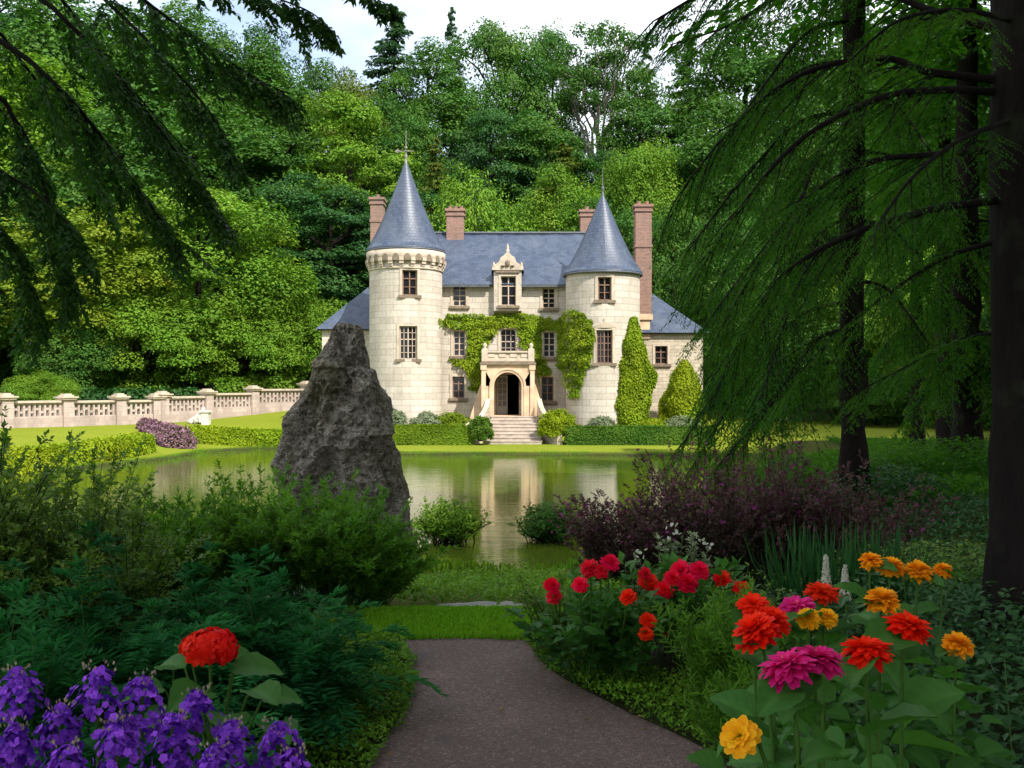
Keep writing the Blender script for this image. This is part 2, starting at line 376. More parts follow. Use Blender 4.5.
# ------------------------------------------------------------------ leaves
def nrm(a): return a / (np.linalg.norm(a, axis=-1, keepdims=True) + 1e-9)
def grid_leaf(nu, nv, width, fn, cup=0.08, bend=-0.15):
    V = []; Fq = []
    for j in range(nv):
        t = j / (nv - 1); wd = fn(t) * width
        for i in range(nu):
            s = 2 * i / (nu - 1) - 1
            V.append((s * wd, t, cup * abs(s) * fn(t) + bend * t * t))
    for j in range(nv - 1):
        for i in range(nu - 1): Fq.append([j * nu + i, j * nu + i + 1, (j + 1) * nu + i + 1, (j + 1) * nu + i])
    return np.array(V), np.array(Fq)
oval = lambda t: max(0.02, math.sin(math.pi * min(1, t ** 0.75)) ** 0.8)
strap = lambda t: (0.45 + 0.55 * min(1, t * 2.2)) * (1 if t < 0.8 else math.sqrt(max(0.12, 1 - ((t - 0.8) / 0.21) ** 2)))
T_QUAD = (np.array([(0, 0, 0), (.33, .5, .05), (0, 1, -.05), (-.33, .5, .05)]), np.array([[0, 1, 2, 3]]))
T_NEED = (np.array([(-.09, 0, 0), (.09, 0, 0), (.07, 1, -.06), (-.07, 1, -.06)]), np.array([[0, 1, 2, 3]]))
T_SLIM = (np.array([(0, 0, 0), (.17, .45, .03), (0, 1, -.10), (-.17, .45, .03)]), np.array([[0, 1, 2, 3]]))
T_LEAF = (np.array([(0, 0, 0), (.26, .42, .07), (0, 1, -.12), (-.26, .42, .07), (0, .48, 0)]), np.array([[0, 1, 2, 4], [0, 4, 2, 3]]))
T_BIG = grid_leaf(7, 11, 0.40, oval, 0.16, -0.26)
for q in range(len(T_BIG[0])):
    i_, j_ = q % 7, q // 7
    T_BIG[0][q, 2] += 0.022 * math.sin(j_ * 2.1 + abs(i_ - 3) * 1.3) * abs(i_ - 3) / 3
    T_BIG[0][q, 0] *= 1 + 0.06 * math.sin(j_ * 3.1 + i_)
T_BIG = T_BIG + (np.array([0.45 if q % 7 == 3 else 0.16 * ((q // 7 + abs(q % 7 - 3)) % 2) - 0.1 for q in range(77)]),)
T_PETAL = grid_leaf(3, 5, 0.17, strap, 0.05, -0.10)
T_WIDE = grid_leaf(3, 4, 0.40, strap, -0.05, -0.08)
T_BLADE = (np.array([(-.03, 0, 0), (.03, 0, 0), (.028, .5, 0), (-.028, .5, 0), (0, 1, -.12)]), None)

def scatter(mb, T, pos, dirs, normals, size, v, mat=0, smooth=False, wmul=None):
    TV, TF = T[:2]
    pos = np.asarray(pos, float); N = len(pos)
    if N == 0: return
    d = nrm(np.asarray(dirs, float)); nn = np.asarray(normals, float)
    x = nrm(np.cross(d, nn)); z = np.cross(x, d)
    size = np.broadcast_to(np.asarray(size, float), (N,))
    wm = size if wmul is None else size * wmul
    V = pos[:, None] + wm[:, None, None] * TV[None, :, :1] * x[:, None] + size[:, None, None] * (TV[None, :, 1:2] * d[:, None] + TV[None, :, 2:3] * z[:, None])
    k = len(TV); Fq = (TF[None] + (np.arange(N) * k)[:, None, None]).reshape(-1, TF.shape[1])
    vv = np.repeat(np.broadcast_to(np.asarray(v, float), (N,)), k)
    if len(T) > 2: vv = vv + np.tile(T[2], N)
    mb.add(V.reshape(-1, 3), Fq, mat, vv, None, smooth)

def rdir(n, r=None):
    r = r or rng
    return nrm(r.normal(size=(n, 3)))

def shell(mb, c, rad, n, size, T=T_QUAD, mat=0, r=None, low=-0.4, thick=0.25, lump=0.18, v0=0.5, up=0.4, seed=0.0):
    """leaves spread through the outer layer of a lumpy ellipsoid"""
    r = r or rng
    d = rdir(int(n * 1.7), r); d = d[d[:, 2] > low][:n]; n = len(d)
    lf = np.array([noise.noise(Vector(q * 2.3) + Vector((seed, seed * 2, 0))) for q in d])
    rr = (1 + lump * 2 * lf) * (1 - thick * r.random(n) ** 1.5)
    p = np.asarray(c) + d * rr[:, None] * np.asarray(rad)
    nn = nrm(d + up * np.array([0, 0, 1]) + 0.55 * r.normal(size=(n, 3)))
    dd = nrm(np.cross(nn, rdir(n, r)) + 0.25 * d)
    scatter(mb, T, p, dd, nn, size * (0.65 + 0.7 * r.random(n)), np.clip(v0 + 0.5 * lf + 0.18 * r.normal(size=n), 0, 1), mat)

# ------------------------------------------------------------------ terrain
POND = np.array([(-1.9, 17.2), (-0.6, 16.9), (0.8, 17.2), (2.5, 18.6), (4.2, 21), (6, 26), (9, 31), (12.5, 36), (13.2, 41), (11.5, 45.3), (7.7, 46.0),
                 (2, 46.1), (-5.4, 46.4), (-8, 48.2), (-10.6, 50.4), (-13.6, 50.5), (-15.5, 47.8), (-15.9, 43.2), (-18.0, 38.2), (-21.5, 35.6), (-24, 31), (-20, 25), (-12, 20), (-6, 17.8)])
def pond_sd(x, y):
    x = np.asarray(x, float); y = np.asarray(y, float)
    d = np.full(x.shape, 1e9); ins = np.zeros(x.shape, bool)
    for (ax, ay), (bx, by) in zip(POND, np.roll(POND, -1, 0)):
        ex, ey = bx - ax, by - ay
        t = np.clip(((x - ax) * ex + (y - ay) * ey) / (ex * ex + ey * ey), 0, 1)
        d = np.minimum(d, np.hypot(x - ax - t * ex, y - ay - t * ey))
        c = ((ay > y) != (by > y)) & (x < (bx - ax) * (y - ay) / ((by - ay) if by != ay else 1e-9) + ax)
        ins ^= c
    return np.where(ins, -d, d)
def sst(a, b, x): t = np.clip((x - a) / (b - a), 0, 1); return t * t * (3 - 2 * t)
WATER = -1.9
def ground(x, y):
    x = np.asarray(x, float); y = np.asarray(y, float)
    mid = np.interp(y, [0, 6.6, 9, 16.5, 20, 52.6, 55, 72], [0, 0, -0.45, -1.72, -1.7, -1.68, -0.95, -0.6])
    rgt = np.interp(y, [0, 7, 18, 40, 55, 72], [0, 0, -0.45, -1.05, -0.95, -0.6])
    sd = pond_sd(x, y)
    lft = np.where(y > 24, -1.72 + 0.095 * np.clip(sd - 0.8, 0, 17), mid)
    wl = sst(-7.5, -11, x) * sst(24, 34, y)
    z = mid + (rgt - mid) * sst(3.0, 7.5, x) * (1 - sst(44, 46, y) * (1 - sst(12, 17, x)))
    z = z * (1 - wl) + lft * wl
    hill = np.interp(y + np.clip(np.abs(x - 5) - 45, 0, 100) * 0.25, [70, 78, 150, 190, 400], [0, 0.8, 27, 33, 30])
    z = z + hill
    z = np.where(sd < 0.9, np.minimum(z, np.maximum(WATER + 0.16, z * 0 + WATER + 0.16) + (z - WATER - 0.16) * sst(0, 0.9, sd)), z)
    z = np.where(sd < 0.12, WATER + 0.16 - 0.9 * sst(0.12, -0.7, sd), z)
    return z
def gz(x, y): return float(ground(np.array([x]), np.array([y]))[0])

xs = np.r_[np.linspace(-420, -60, 30), np.linspace(-55, -26, 24), np.linspace(-25, 16, 165), np.linspace(17, 55, 30), np.linspace(60, 420, 30)]
ys = np.r_[np.linspace(-120, -12, 16), np.linspace(-10, 5, 24), np.linspace(5.2, 22, 70), np.linspace(22.4, 58, 120), np.linspace(59, 110, 40), np.linspace(114, 520, 50)]
GX, GY = np.meshgrid(xs, ys); GZ = ground(GX, GY)
gr = np.ones(GX.shape)
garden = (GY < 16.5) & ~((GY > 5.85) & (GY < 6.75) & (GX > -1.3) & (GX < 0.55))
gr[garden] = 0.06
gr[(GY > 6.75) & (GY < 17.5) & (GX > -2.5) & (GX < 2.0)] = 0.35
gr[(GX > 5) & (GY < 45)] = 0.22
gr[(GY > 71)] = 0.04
sdg = pond_sd(GX, GY); gr = np.where(sdg < 0.5, np.minimum(gr, 0.1 + 0.9 * np.clip((sdg - 0.1) / 0.4, 0, 1)), gr)
mb = MB(); nx = len(xs); ny = len(ys)
i = np.arange(ny - 1)[:, None] * nx; j = np.arange(nx - 1)[None]
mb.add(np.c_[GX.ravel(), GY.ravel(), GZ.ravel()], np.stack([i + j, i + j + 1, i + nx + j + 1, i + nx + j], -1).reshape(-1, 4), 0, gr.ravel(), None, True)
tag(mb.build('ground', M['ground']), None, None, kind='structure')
mb = MB(); mb.add([(-30, 14, WATER), (18, 14, WATER), (18, 55, WATER), (-30, 55, WATER)], [[0, 1, 2, 3]])
tag(mb.build('water', M['water']), None, None, kind='structure')

# path
PL = catmull([(-0.95, -3), (-0.85, 0.5), (-0.72, 2.6), (-0.61, 3.96), (-0.53, 4.7), (-0.56, 5.3), (-0.70, 5.92)], 40)if False else None
def curve2(P, n):
    c = catmull([(a, b, 0) for a, b in P], n); return c[:, :2]
pl = curve2([(-1.0, -3), (-0.86, 0.5), (-0.72, 2.6), (-0.61, 3.96), (-0.525, 4.7), (-0.56, 5.3), (-0.72, 5.93)], 60)
pr = curve2([(1.9, -3), (1.65, 0.5), (1.30, 2.6), (0.93, 3.96), (0.52, 4.7), (0.22, 5.3), (0.085, 5.93)], 60)
mb = MB(); V = []; nn_ = 9
for a, b in zip(pl, pr):
    for k in range(nn_):
        t = k / (nn_ - 1); q = a * (1 - t) + b * t
        V.append((q[0], q[1], 0.004 + 0.012 * math.sin(math.pi * t)))
i = np.arange(59)[:, None] * nn_; j = np.arange(nn_ - 1)[None]
mb.add(V, np.stack([i + j, i + j + 1, i + nn_ + j + 1, i + nn_ + j], -1).reshape(-1, 4), 0, 0.5, None, True)
tag(mb.build('path', M['path']), None, None, kind='structure')
# grit and fallen bits on the path
mb = MB(); n = 1500
t = rng.integers(0, 60, n); s = rng.random(n)
q = pl[t] * (1 - s)[:, None] + pr[t] * s[:, None]
q[:, 1] += rng.normal(0, 0.05, n)
scatter(mb, T_QUAD, np.c_[q, 0.018 + 0.004 * rng.random(n)], np.c_[rng.normal(size=(n, 2)), 0 * s], np.c_[0.2 * rng.normal(size=(n, 2)), 1 + 0 * s], 0.006 + 0.012 * rng.random(n) ** 3, rng.random(n), 0)
n = 90; t = rng.integers(0, 60, n); s = np.where(rng.random(n) < 0.6, rng.choice([0.06, 0.94], n) + 0.05 * rng.normal(size=n), rng.random(n)); s = np.clip(s, 0.01, 0.99)
q = pl[t] * (1 - s)[:, None] + pr[t] * s[:, None]; q[:, 1] += rng.normal(0, 0.05, n)
scatter(mb, T_LEAF, np.c_[q, 0.022 + 0.004 * rng.random(n)], np.c_[rng.normal(size=(n, 2)), 0.1 + 0 * s], np.c_[0.3 * rng.normal(size=(n, 2)), 1 + 0 * s], 0.02 + 0.022 * rng.random(n), rng.random(n), 1)
M['litter'] = leaf_mat('fallen_leaf', (0.10, 0.055, 0.02), (0.26, 0.16, 0.05), 0.1)
tag(mb.build('grit', [plain('grit', (0.20, 0.15, 0.12), 0.9, 0.5, 60, bmp=0), M['litter']]), 'fine pale grit and fallen brown leaves scattered over the brown path', 'grit', kind='stuff')

# ------------------------------------------------------------------ castle
castle = thing('castle', 'cream stone castle with two round towers, blue slate roofs and an arched porch', 'castle', (-0.5, 57, -0.9))
TAU = 2 * np.pi
def wall_holes(mb, f, u0, u1, z0, z1, holes, depth=0.28, maxu=0.45, mat=0, revmat=0):
    us = sorted({u0, u1, *[h[0] for h in holes], *[h[1] for h in holes]}); zs = sorted({z0, z1, *[h[2] for h in holes], *[h[3] for h in holes]})
    uu = []
    for a, b in zip(us, us[1:]): uu += list(np.linspace(a, b, max(1, math.ceil((b - a) / maxu)) + 1)[:-1])
    us = uu + [u1]
    P = []; Fq = []; U = []
    for za, zb in zip(zs, zs[1:]):
        for a, b in zip(us, us[1:]):
            cu, cz = (a + b) / 2, (za + zb) / 2
            if any(h[0] < cu < h[1] and h[2] < cz < h[3] for h in holes): continue
            k = len(P); P += [f(a, za, 0), f(b, za, 0), f(b, zb, 0), f(a, zb, 0)]; U += [(a, za), (b, za), (b, zb), (a, zb)]; Fq.append([k, k + 1, k + 2, k + 3])
    mb.add(P, Fq, mat, 0.5, U)
    P = []; Fq = []; U = []
    for h in holes:
        a, b, c, d = h
        for (p, q) in (((a, c), (b, c)), ((b, c), (b, d)), ((b, d), (a, d)), ((a, d), (a, c))):
            k = len(P); P += [f(*p, 0), f(*p, depth), f(*q, depth), f(*q, 0)]; U += [(0, 0), (depth, 0), (depth, 1), (0, 1)]; Fq.append([k, k + 1, k + 2, k + 3])
    if P: mb.add(P, Fq, revmat, 0.5, U)

def flat(y):  return lambda u, z, d: (u, y + d, z)
def cyl(cx, cy, r): return lambda u, z, d: (cx + (r - d) * math.sin(u / r), cy - (r - d) * math.cos(u / r), z)

def fbar(mb, f, a, b, c, d, d0, d1, mat=0):
    """bar in wall space: u a..b, z c..d, depth d0 (front) .. d1"""
    P = [f(a, c, d0), f(b, c, d0), f(b, d, d0), f(a, d, d0), f(a, c, d1), f(b, c, d1), f(b, d, d1), f(a, d, d1)]
    mb.add(P, [[0, 1, 2, 3], [1, 5, 6, 2], [5, 4, 7, 6], [4, 0, 3, 7], [3, 2, 6, 7], [4, 5, 1, 0]], mat)

def window(f, h, cols=2, rows=3, arched=False, hood=False, fm='frame', sill=True, surround=True, cross=True):
    a, b, c, d = h; t = 0.055
    mb = MB()
    for (p, q, r_, s) in ((a, a + t, c, d), (b - t, b, c, d), (a + t, b - t, c, c + t), (a + t, b - t, d - t, d)): fbar(mb, f, p, q, r_, s, 0.13, 0.24)
    for k in range(1, cols):
        u = a + (b - a) * k / cols; wd = 0.035 if (cols == 2 or (cols == 4 and k == 2)) else 0.018
        fbar(mb, f, u - wd, u + wd, c + t, d - t, 0.135, 0.23)
    for k in range(1, rows):
        z = c + (d - c) * k / rows; wd = 0.03 if (cross and k == rows - 1 - (rows > 3)) else 0.016
        us = [a + t] + [a + (b - a) * q / cols for q in range(1, cols)] + [b - t]
        for q in range(cols):
            fbar(mb, f, us[q] + (0.04 if q else 0), us[q + 1] - (0.04 if q < cols - 1 else 0), z - wd, z + wd, 0.14, 0.225)
    if arched:
        n = 10; P = []; Fq = []; R = (b - a) / 2
        for i in range(n + 1):
            u = a + (b - a) * i / n; zz = d - R * 0.55 * (1 - math.sqrt(max(0, 1 - ((u - a - R) / R) ** 2))) - 0.0
            P += [f(u, zz - 0.001, 0.06), f(u, d + 0.001, 0.06), f(u, zz - 0.001, 0.24), f(u, d + 0.001, 0.24)]
        for i in range(n):
            k = 4 * i; Fq += [[k, k + 4, k + 5, k + 1], [k + 2, k, k + 4, k + 6]] if False else [[k, k + 4, k + 5, k + 1], [k, k + 2, k + 6, k + 4]]
        mb.add(P, Fq, 1)
    w_ = mb.build('window', [M[fm], M['trim']], castle)
    mb = MB(); n = max(1, int((b - a) / 0.4)); P = []; Fq = []
    for k in range(n + 1):
        u = a + (b - a) * k / n; P += [f(u, c, 0.2), f(u, d, 0.2)]
    for k in range(n): Fq.append([2 * k, 2 * k + 2, 2 * k + 3, 2 * k + 1])
    mb.add(P, Fq); mb.build('pane', M['glass'], w_)
    mb = MB()
    if surround:
        e = 0.15
        fbar(mb, f, a - e, a, c, d + e, -0.045, 0.05); fbar(mb, f, b, b + e, c, d + e, -0.045, 0.05); fbar(mb, f, a, b, d, d + e, -0.043, 0.05)
    if hood:
        P = []; n = 12; R = (b - a) / 2 + 0.17; um = (a + b) / 2
        for i in range(n + 1):
            u = um - R + 2 * R * i / n; zz = d + 0.15 + 0.34 * (1 - abs(2 * i / n - 1)) ** 0.8
            P += [f(u, d + 0.12, -0.05), f(u, zz, -0.07), f(u, zz, 0.02)]
        Fq = []
        for i in range(n): k = 3 * i; Fq += [[k, k + 3, k + 4, k + 1], [k + 1, k + 4, k + 5, k + 2]]
        mb.add(P, Fq); fbar(mb, f, um - 0.05, um + 0.05, d + 0.4, d + 0.66, -0.06, 0.02)
    if mb.n: mb.build('surround', M['trim'], w_)
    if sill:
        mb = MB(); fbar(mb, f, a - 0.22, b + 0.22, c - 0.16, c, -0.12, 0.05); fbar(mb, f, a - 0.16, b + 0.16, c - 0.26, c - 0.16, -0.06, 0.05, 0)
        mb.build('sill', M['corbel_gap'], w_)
    return w_

def hp(p0, p1, q0, q1, d): return (X(p0, d), X(p1, d), Z(q1, d), Z(q0, d))
# main block
FY = 57.0
fac = flat(FY)
W_fac = [hp(453, 466, 285, 306, FY), hp(542.5, 555, 288, 308, FY), hp(453.5, 465, 331, 356, FY), hp(543.5, 555, 332, 357, FY), hp(452.5, 464.5, 376.5, 398, FY), hp(541.5, 553.5, 377, 401, FY)]
W_dor = hp(501, 516, 277, 306, FY); W_mid = hp(500.5, 516, 329, 354, FY)
DOOR = (-0.93, 0.42, -0.25, 2.15)
EAVE, RIDGE = 7.75, 11.25
mb = MB(); wall_holes(mb, fac, -6.2, 5.2, -1.3, EAVE - 0.18, W_fac + [(W_dor[0], W_dor[1], W_dor[2], EAVE - 0.18)] + [W_mid, DOOR], 0.28, 3)
P = [(-6.2, 57, -1.3), (-6.2, 64.5, -1.3), (-6.2, 64.5, EAVE - .18), (-6.2, 57, EAVE - .18)]
mb.add(P, [[0, 1, 2, 3]], 0, 0.5, [(0, 0), (7, 0), (7, 9), (0, 9)]); mb.add([(5.2, y, z) for _, y, z in P], [[0, 1, 2, 3]], 0, 0.5, [(0, 0), (7, 0), (7, 9), (0, 9)])
mb.add([(x, 64.5, z) for x, z in ((-6.2, -1.3), (5.2, -1.3), (5.2, EAVE - .18), (-6.2, EAVE - .18))], [[0, 1, 2, 3]], 0, 0.5, [(0, 0), (11, 0), (11, 9), (0, 9)])
ym = 60.9
for x in (-6.2, 5.2): mb.add([(x, 57, EAVE - .18), (x, 64.5, EAVE - .18), (x, ym, RIDGE - 0.15)], [[0, 1, 2]], 0, 0.5, [(0, 0), (7, 0), (3, 3)])
mb.build('wall', [M['stone']], castle)
mb = MB(); box(mb, -6.0, 5.0, 60.2, 60.3, -1.2, 7.4); box(mb, -6.0, 5.0, 57.5, 60.1, -0.30, -0.27); mb.build('interior', M['dark'], castle)
for h in W_fac[:2]: window(fac, h, 2, 4)
for h in W_fac[2:4]: window(fac, h, 2, 4, fm='frame')
for h in W_fac[4:]: window(fac, h, 2, 3, fm='frame_dark')
# string course and plinth
mb = MB()
for a, b in ((-4.9, -2.05), (1.6, 3.6)): fbar(mb, fac, a, b, 0.62 - 1.1, 0.74 - 1.1, -0.05, 0.02)
mb.build('string_course', M['trim'], castle)
mb = MB(); fbar(mb, fac, -4.9, -2.0, -1.3, -0.55, -0.12, 0.02); fbar(mb, fac, 1.55, 3.6, -1.3, -0.55, -0.12, 0.02); mb.build('plinth', M['warm'], castle)
# roof
def slope(mb, P, uo=0):
    P = [np.array(p, float) for p in P]
    e = nrm(P[1] - P[0]); nrmv = nrm(np.cross(P[1] - P[0], P[-1] - P[0])); g = np.cross(nrmv, e)
    U = [((p - P[0]) @ e + uo, (p - P[0]) @ g) for p in P]
    mb.add(P, [list(range(len(P)))], 0, 0.5, U)
mb = MB()
ov = 0.32
ez = EAVE - 0.2
def roof_y(x0, x1):
    n = 30; P = []; U = []; L_ = math.hypot(ym - FY + ov, RIDGE - ez)
    for k in range(n + 1):
        x = x0 + (x1 - x0) * k / n; sag = -0.05 * math.sin(math.pi * k / n) + 0.015 * math.sin(k * 1.7)
        P += [(x, FY - ov, ez), (x, FY - ov + (ym - FY + ov) * 0.5, (ez + RIDGE) / 2 - 0.05 + sag * 0.5), (x, ym, RIDGE + sag), (x, 64.5 + ov, ez)]
        U += [(x, 0), (x, L_ / 2), (x, L_), (x, 2 * L_)]
    Fq = []
    for k in range(n):
        for r_ in range(3): a = 4 * k + r_; Fq.append([a, a + 4, a + 5, a + 1])
    return P, Fq, U
mb.add(*roof_y(-6.25, 5.25)[:2], 0, 0.5, roof_y(-6.25, 5.25)[2])
rf = mb.build('roof', M['slate'], castle)
md = rf.modifiers.new('thick', 'SOLIDIFY'); md.thickness = 0.12; md.offset = -1
mb = MB(); tube(mb, [(-6.25, ym, RIDGE + 0.03), (5.25, ym, RIDGE + 0.03)], 0.09, 8); mb.build('ridge_cap', M['lead'], rf)
mb = MB(); box(mb, -4.9, -1.35, FY - ov - 0.1, FY - ov + 0.02, ez - 0.17, ez - 0.02); box(mb, 0.55, 3.6, FY - ov - 0.1, FY - ov + 0.02, ez - 0.17, ez - 0.02); mb.build('gutter', M['lead'], castle)
# dormer
a, b, c, d = W_dor; dx0, dx1 = X(494, FY), X(521.5, FY)
zt = Z(271, FY)
mb = MB(); wall_holes(mb, flat(FY - 0.42), dx0, dx1, c - 0.32, zt, [(a, b, c, d)], 0.3, 3)
for x in (dx0, dx1): mb.add([(x, FY - 0.42, c - 0.32), (x, FY + 3.2, c - 0.32), (x, FY + 3.2, zt), (x, FY - 0.42, zt)], [[0, 1, 2, 3]], 0, 0.5, [(0, 0), (3, 0), (3, 3), (0, 3)])
mb.add([(dx0, FY - 0.42, c - 0.32), (dx1, FY - 0.42, c - 0.32), (dx1, FY, c - 0.5), (dx0, FY, c - 0.5)], [[0, 1, 2, 3]])
dor = mb.build('dormer', [M['stone']], castle)
window(flat(FY - 0.42), (a, b, c, d), 2, 3, sill=True)
# pediment: shaped gable with scrolls and finials
mb = MB(); xm = (dx0 + dx1) / 2; hw = (dx1 - dx0) / 2
prof = [(-1.12, 0), (-1.12, 0.14), (-0.95, 0.16), (-0.9, 0.34), (-0.62, 0.48), (-0.52, 0.74), (-0.30, 0.86), (0, 1.12), (0.30, 0.86), (0.52, 0.74), (0.62, 0.48), (0.9, 0.34), (0.95, 0.16), (1.12, 0.14), (1.12, 0)]
P = [(xm + u * hw, FY - 0.54, zt + v_) for u, v_ in prof]; n = len(P)
mb.add(P + [(x, FY + 0.1, z) for x, _, z in P], [[k, k + 1, n + k + 1, n + k] for k in range(n - 1)])
mb.add(P, [list(range(n))]); mb.add([(x, FY + 0.1, z) for x, _, z in P], [list(range(n))[::-1]])
for u, z0_, hh in ((0, 1.1, 0.55), (-1.0, 0.12, 0.42), (1.0, 0.12, 0.42)):
    revolve(mb, xm + u * hw, FY - 0.36, [(0.0, zt + z0_ + hh), (0.035, zt + z0_ + hh * 0.75), (0.09, zt + z0_ + hh * 0.5), (0.05, zt + z0_ + hh * 0.3), (0.12, zt + z0_ + hh * 0.15), (0.12, zt + z0_)], 10)
mb.build('pediment', M['trim'], dor)
mb = MB()
for u in (-0.34, 0, 0.34):
    revolve(mb, xm + u * hw, FY - 0.56, [(0.0, zt + 0.62 - abs(u)), (0.13, zt + 0.5 - abs(u) * .8), (0.13, zt + 0.26), (0.0, zt + 0.15)], 10)
fbar(mb, flat(FY), dx0 + 0.12, dx1 - 0.12, zt - 0.16, zt - 0.04, -0.56, -0.424)
mb.build('carving', M['corbel_gap'], dor)
mb = MB(); slope(mb, [(dx0 - 0.15, FY - 0.42, zt - 0.05), (dx0 - 0.15, FY + 3.4, zt - 0.05), (xm, FY + 3.4, zt + 0.95), (xm, FY - 0.42, zt + 0.95)])
slope(mb, [(dx1 + 0.15, FY + 3.4, zt - 0.05), (dx1 + 0.15, FY - 0.42, zt - 0.05), (xm, FY - 0.42, zt + 0.95), (xm, FY + 3.4, zt + 0.95)])
mb.build('dormer_roof', M['slate'], dor)
# central window above porch
window(fac, W_mid, 3, 4, arched=True, hood=True)

# round towers
def tower(cx, cy, r, ztop, holes, name='tower'):
    mb = MB(); wall_holes(mb, cyl(cx, cy, r), -math.pi * r, math.pi * r, -1.4, ztop, holes, 0.28, 0.27)
    fm = cyl(cx, cy, r)
    return mb.build('tower', [M['stone']], castle), fm
LT = (-6.25, 56.0, 2.13); RT = (5.3, 55.5, 2.15)
def uh(T_, p0, p1, q0, q1, th):
    d = T_[1] - T_[2] * math.cos(th); a = math.asin(max(-1, min(1, (X(p0, d) - T_[0]) / T_[2]))) * T_[2]; b = math.asin((X(p1, d) - T_[0]) / T_[2]) * T_[2]
    return (a, b, Z(q1, d), Z(q0, d))
LH = [uh(LT, 402.5, 417, 270, 295, 0.26), uh(LT, 399.5, 417, 326, 359, 0.26)]
RH = [uh(RT, 598, 611.5, 277, 300, 0), uh(RT, 596.5, 612.5, 330, 363, 0)]
tl, fl = tower(*LT, 9.42, LH); window(fl, LH[0], 2, 3, fm='frame_dark'); window(fl, LH[1], 4, 5)
tr, fr = tower(*RT, 8.05, RH); window(fr, RH[0], 2, 3, fm='frame_dark'); window(fr, RH[1], 4, 5, hood=True, fm='frame_dark')
def tower_roof(T_, z0, z1, R, fin):
    mb = MB(); prof = [(R - 0.25, z0 - 0.12), (R, z0 - 0.1), (R + 0.02, z0)]
    for t in np.linspace(0, 1, 22)[0:]: prof.append((R * (0.86 * (1 - t) + 0.14 * (1 - t) ** 4.5) + 0.02, z0 + (z1 - z0) * t))
    revolve(mb, T_[0], T_[1], prof, 64); o = mb.build('tower_roof', M['slate'], castle)
    mb = MB(); h = fin
    revolve(mb, T_[0], T_[1], [(0.10, z1 - 0.25), (0.07, z1), (0.04, z1 + 0.08), (0.10, z1 + 0.2), (0.09, z1 + 0.3), (0.022, z1 + 0.4), (0.014, z1 + h), (0.0, z1 + h + 0.05)], 12)
    if fin > 1.6:
        box(mb, T_[0] - 0.5, T_[0] + 0.45, T_[1] - 0.02, T_[1] + 0.02, z1 + 0.52, z1 + 0.57); box(mb, T_[0] - 0.02, T_[0] + 0.02, T_[1] - 0.35, T_[1] + 0.35, z1 + 0.5, z1 + 0.55)
        mb.add([(T_[0] - 0.5, T_[1], z1 + 0.43), (T_[0] - 0.3, T_[1], z1 + 0.55), (T_[0] - 0.5, T_[1], z1 + 0.67), (T_[0] - 0.68, T_[1], z1 + 0.55)], [[0, 1, 2, 3]])
        revolve(mb, T_[0], T_[1], [(0, z1 + 0.62), (0.1, z1 + 0.7), (0.1, z1 + 0.78), (0, z1 + 0.86)], 10)
    mb.build('finial', M['lead'] if fin < 1.6 else plain('finial_metal', (0.22, 0.21, 0.17), 0.55, 0.2, 5, metal=0.3), o)
    mb = MB(); revolve(mb, T_[0], T_[1], [(R - 0.06, z0 - 0.18), (R + 0.03, z0 - 0.18), (R + 0.03, z0 - 0.08), (R - 0.06, z0 - 0.08)], 64); mb.build('eave_gutter', M['lead'], o)
tower_roof(LT, 9.45, 14.78, 2.30, 1.75); tower_roof(RT, 8.05, 12.78, 2.30, 1.4)
# machicolation: parapet ring on stepped corbels
mb = MB(); cx, cy, r = LT
revolve(mb, cx, cy, [(2.15, 8.62), (2.3, 8.64), (2.32, 9.32), (2.15, 9.35)], 64)
revolve(mb, cx, cy, [(2.15, 8.16), (2.20, 8.18), (2.20, 8.26), (2.15, 8.28)], 64)
nC = 22
for k in range(nC):
    th = TAU * k / nC; f_ = cyl(cx, cy, 2.15); hw_ = 0.115
    for (zz0, zz1, pr_) in ((8.30, 8.44, 0.09), (8.44, 8.60, 0.17), (8.60, 8.80, 0.22)):
        fbar(mb, f_, th * 2.15 - hw_, th * 2.15 + hw_, zz0, zz1, -pr_, 0.05)
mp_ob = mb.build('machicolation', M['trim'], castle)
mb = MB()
for k in range(nC):      # flat dark arches: shade of the corbel gaps put into colour
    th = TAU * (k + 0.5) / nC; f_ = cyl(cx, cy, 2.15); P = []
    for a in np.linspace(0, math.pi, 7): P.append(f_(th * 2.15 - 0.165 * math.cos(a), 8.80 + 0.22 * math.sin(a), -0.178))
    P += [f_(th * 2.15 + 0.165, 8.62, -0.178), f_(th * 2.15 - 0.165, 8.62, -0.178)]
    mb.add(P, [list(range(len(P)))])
mb.build('recess_shade', M['corbel_gap'], mp_ob)

# wings
def hip(x0, x1, y0, y1, z, rx0, rx1, ry, rz, o=0.3, sides=(1, 1)):
    mb = MB(); A, B, C_, D = (x0 - o * sides[0], y0 - o, z), (x1 + o * sides[1], y0 - o, z), (x1 + o * sides[1], y1 + o, z), (x0 - o * sides[0], y1 + o, z)
    E, G = (rx0, ry, rz), (rx1, ry, rz)
    slope(mb, [A, B, G, E]); slope(mb, [C_, D, E, G])
    mb2 = mb
    slope(mb2, [B, C_, G]); slope(mb2, [D, A, E])
    o_ = mb.build('wing_roof', M['slate'], castle); m_ = o_.modifiers.new('thick', 'SOLIDIFY'); m_.thickness = 0.1; m_.offset = -1
    return o_
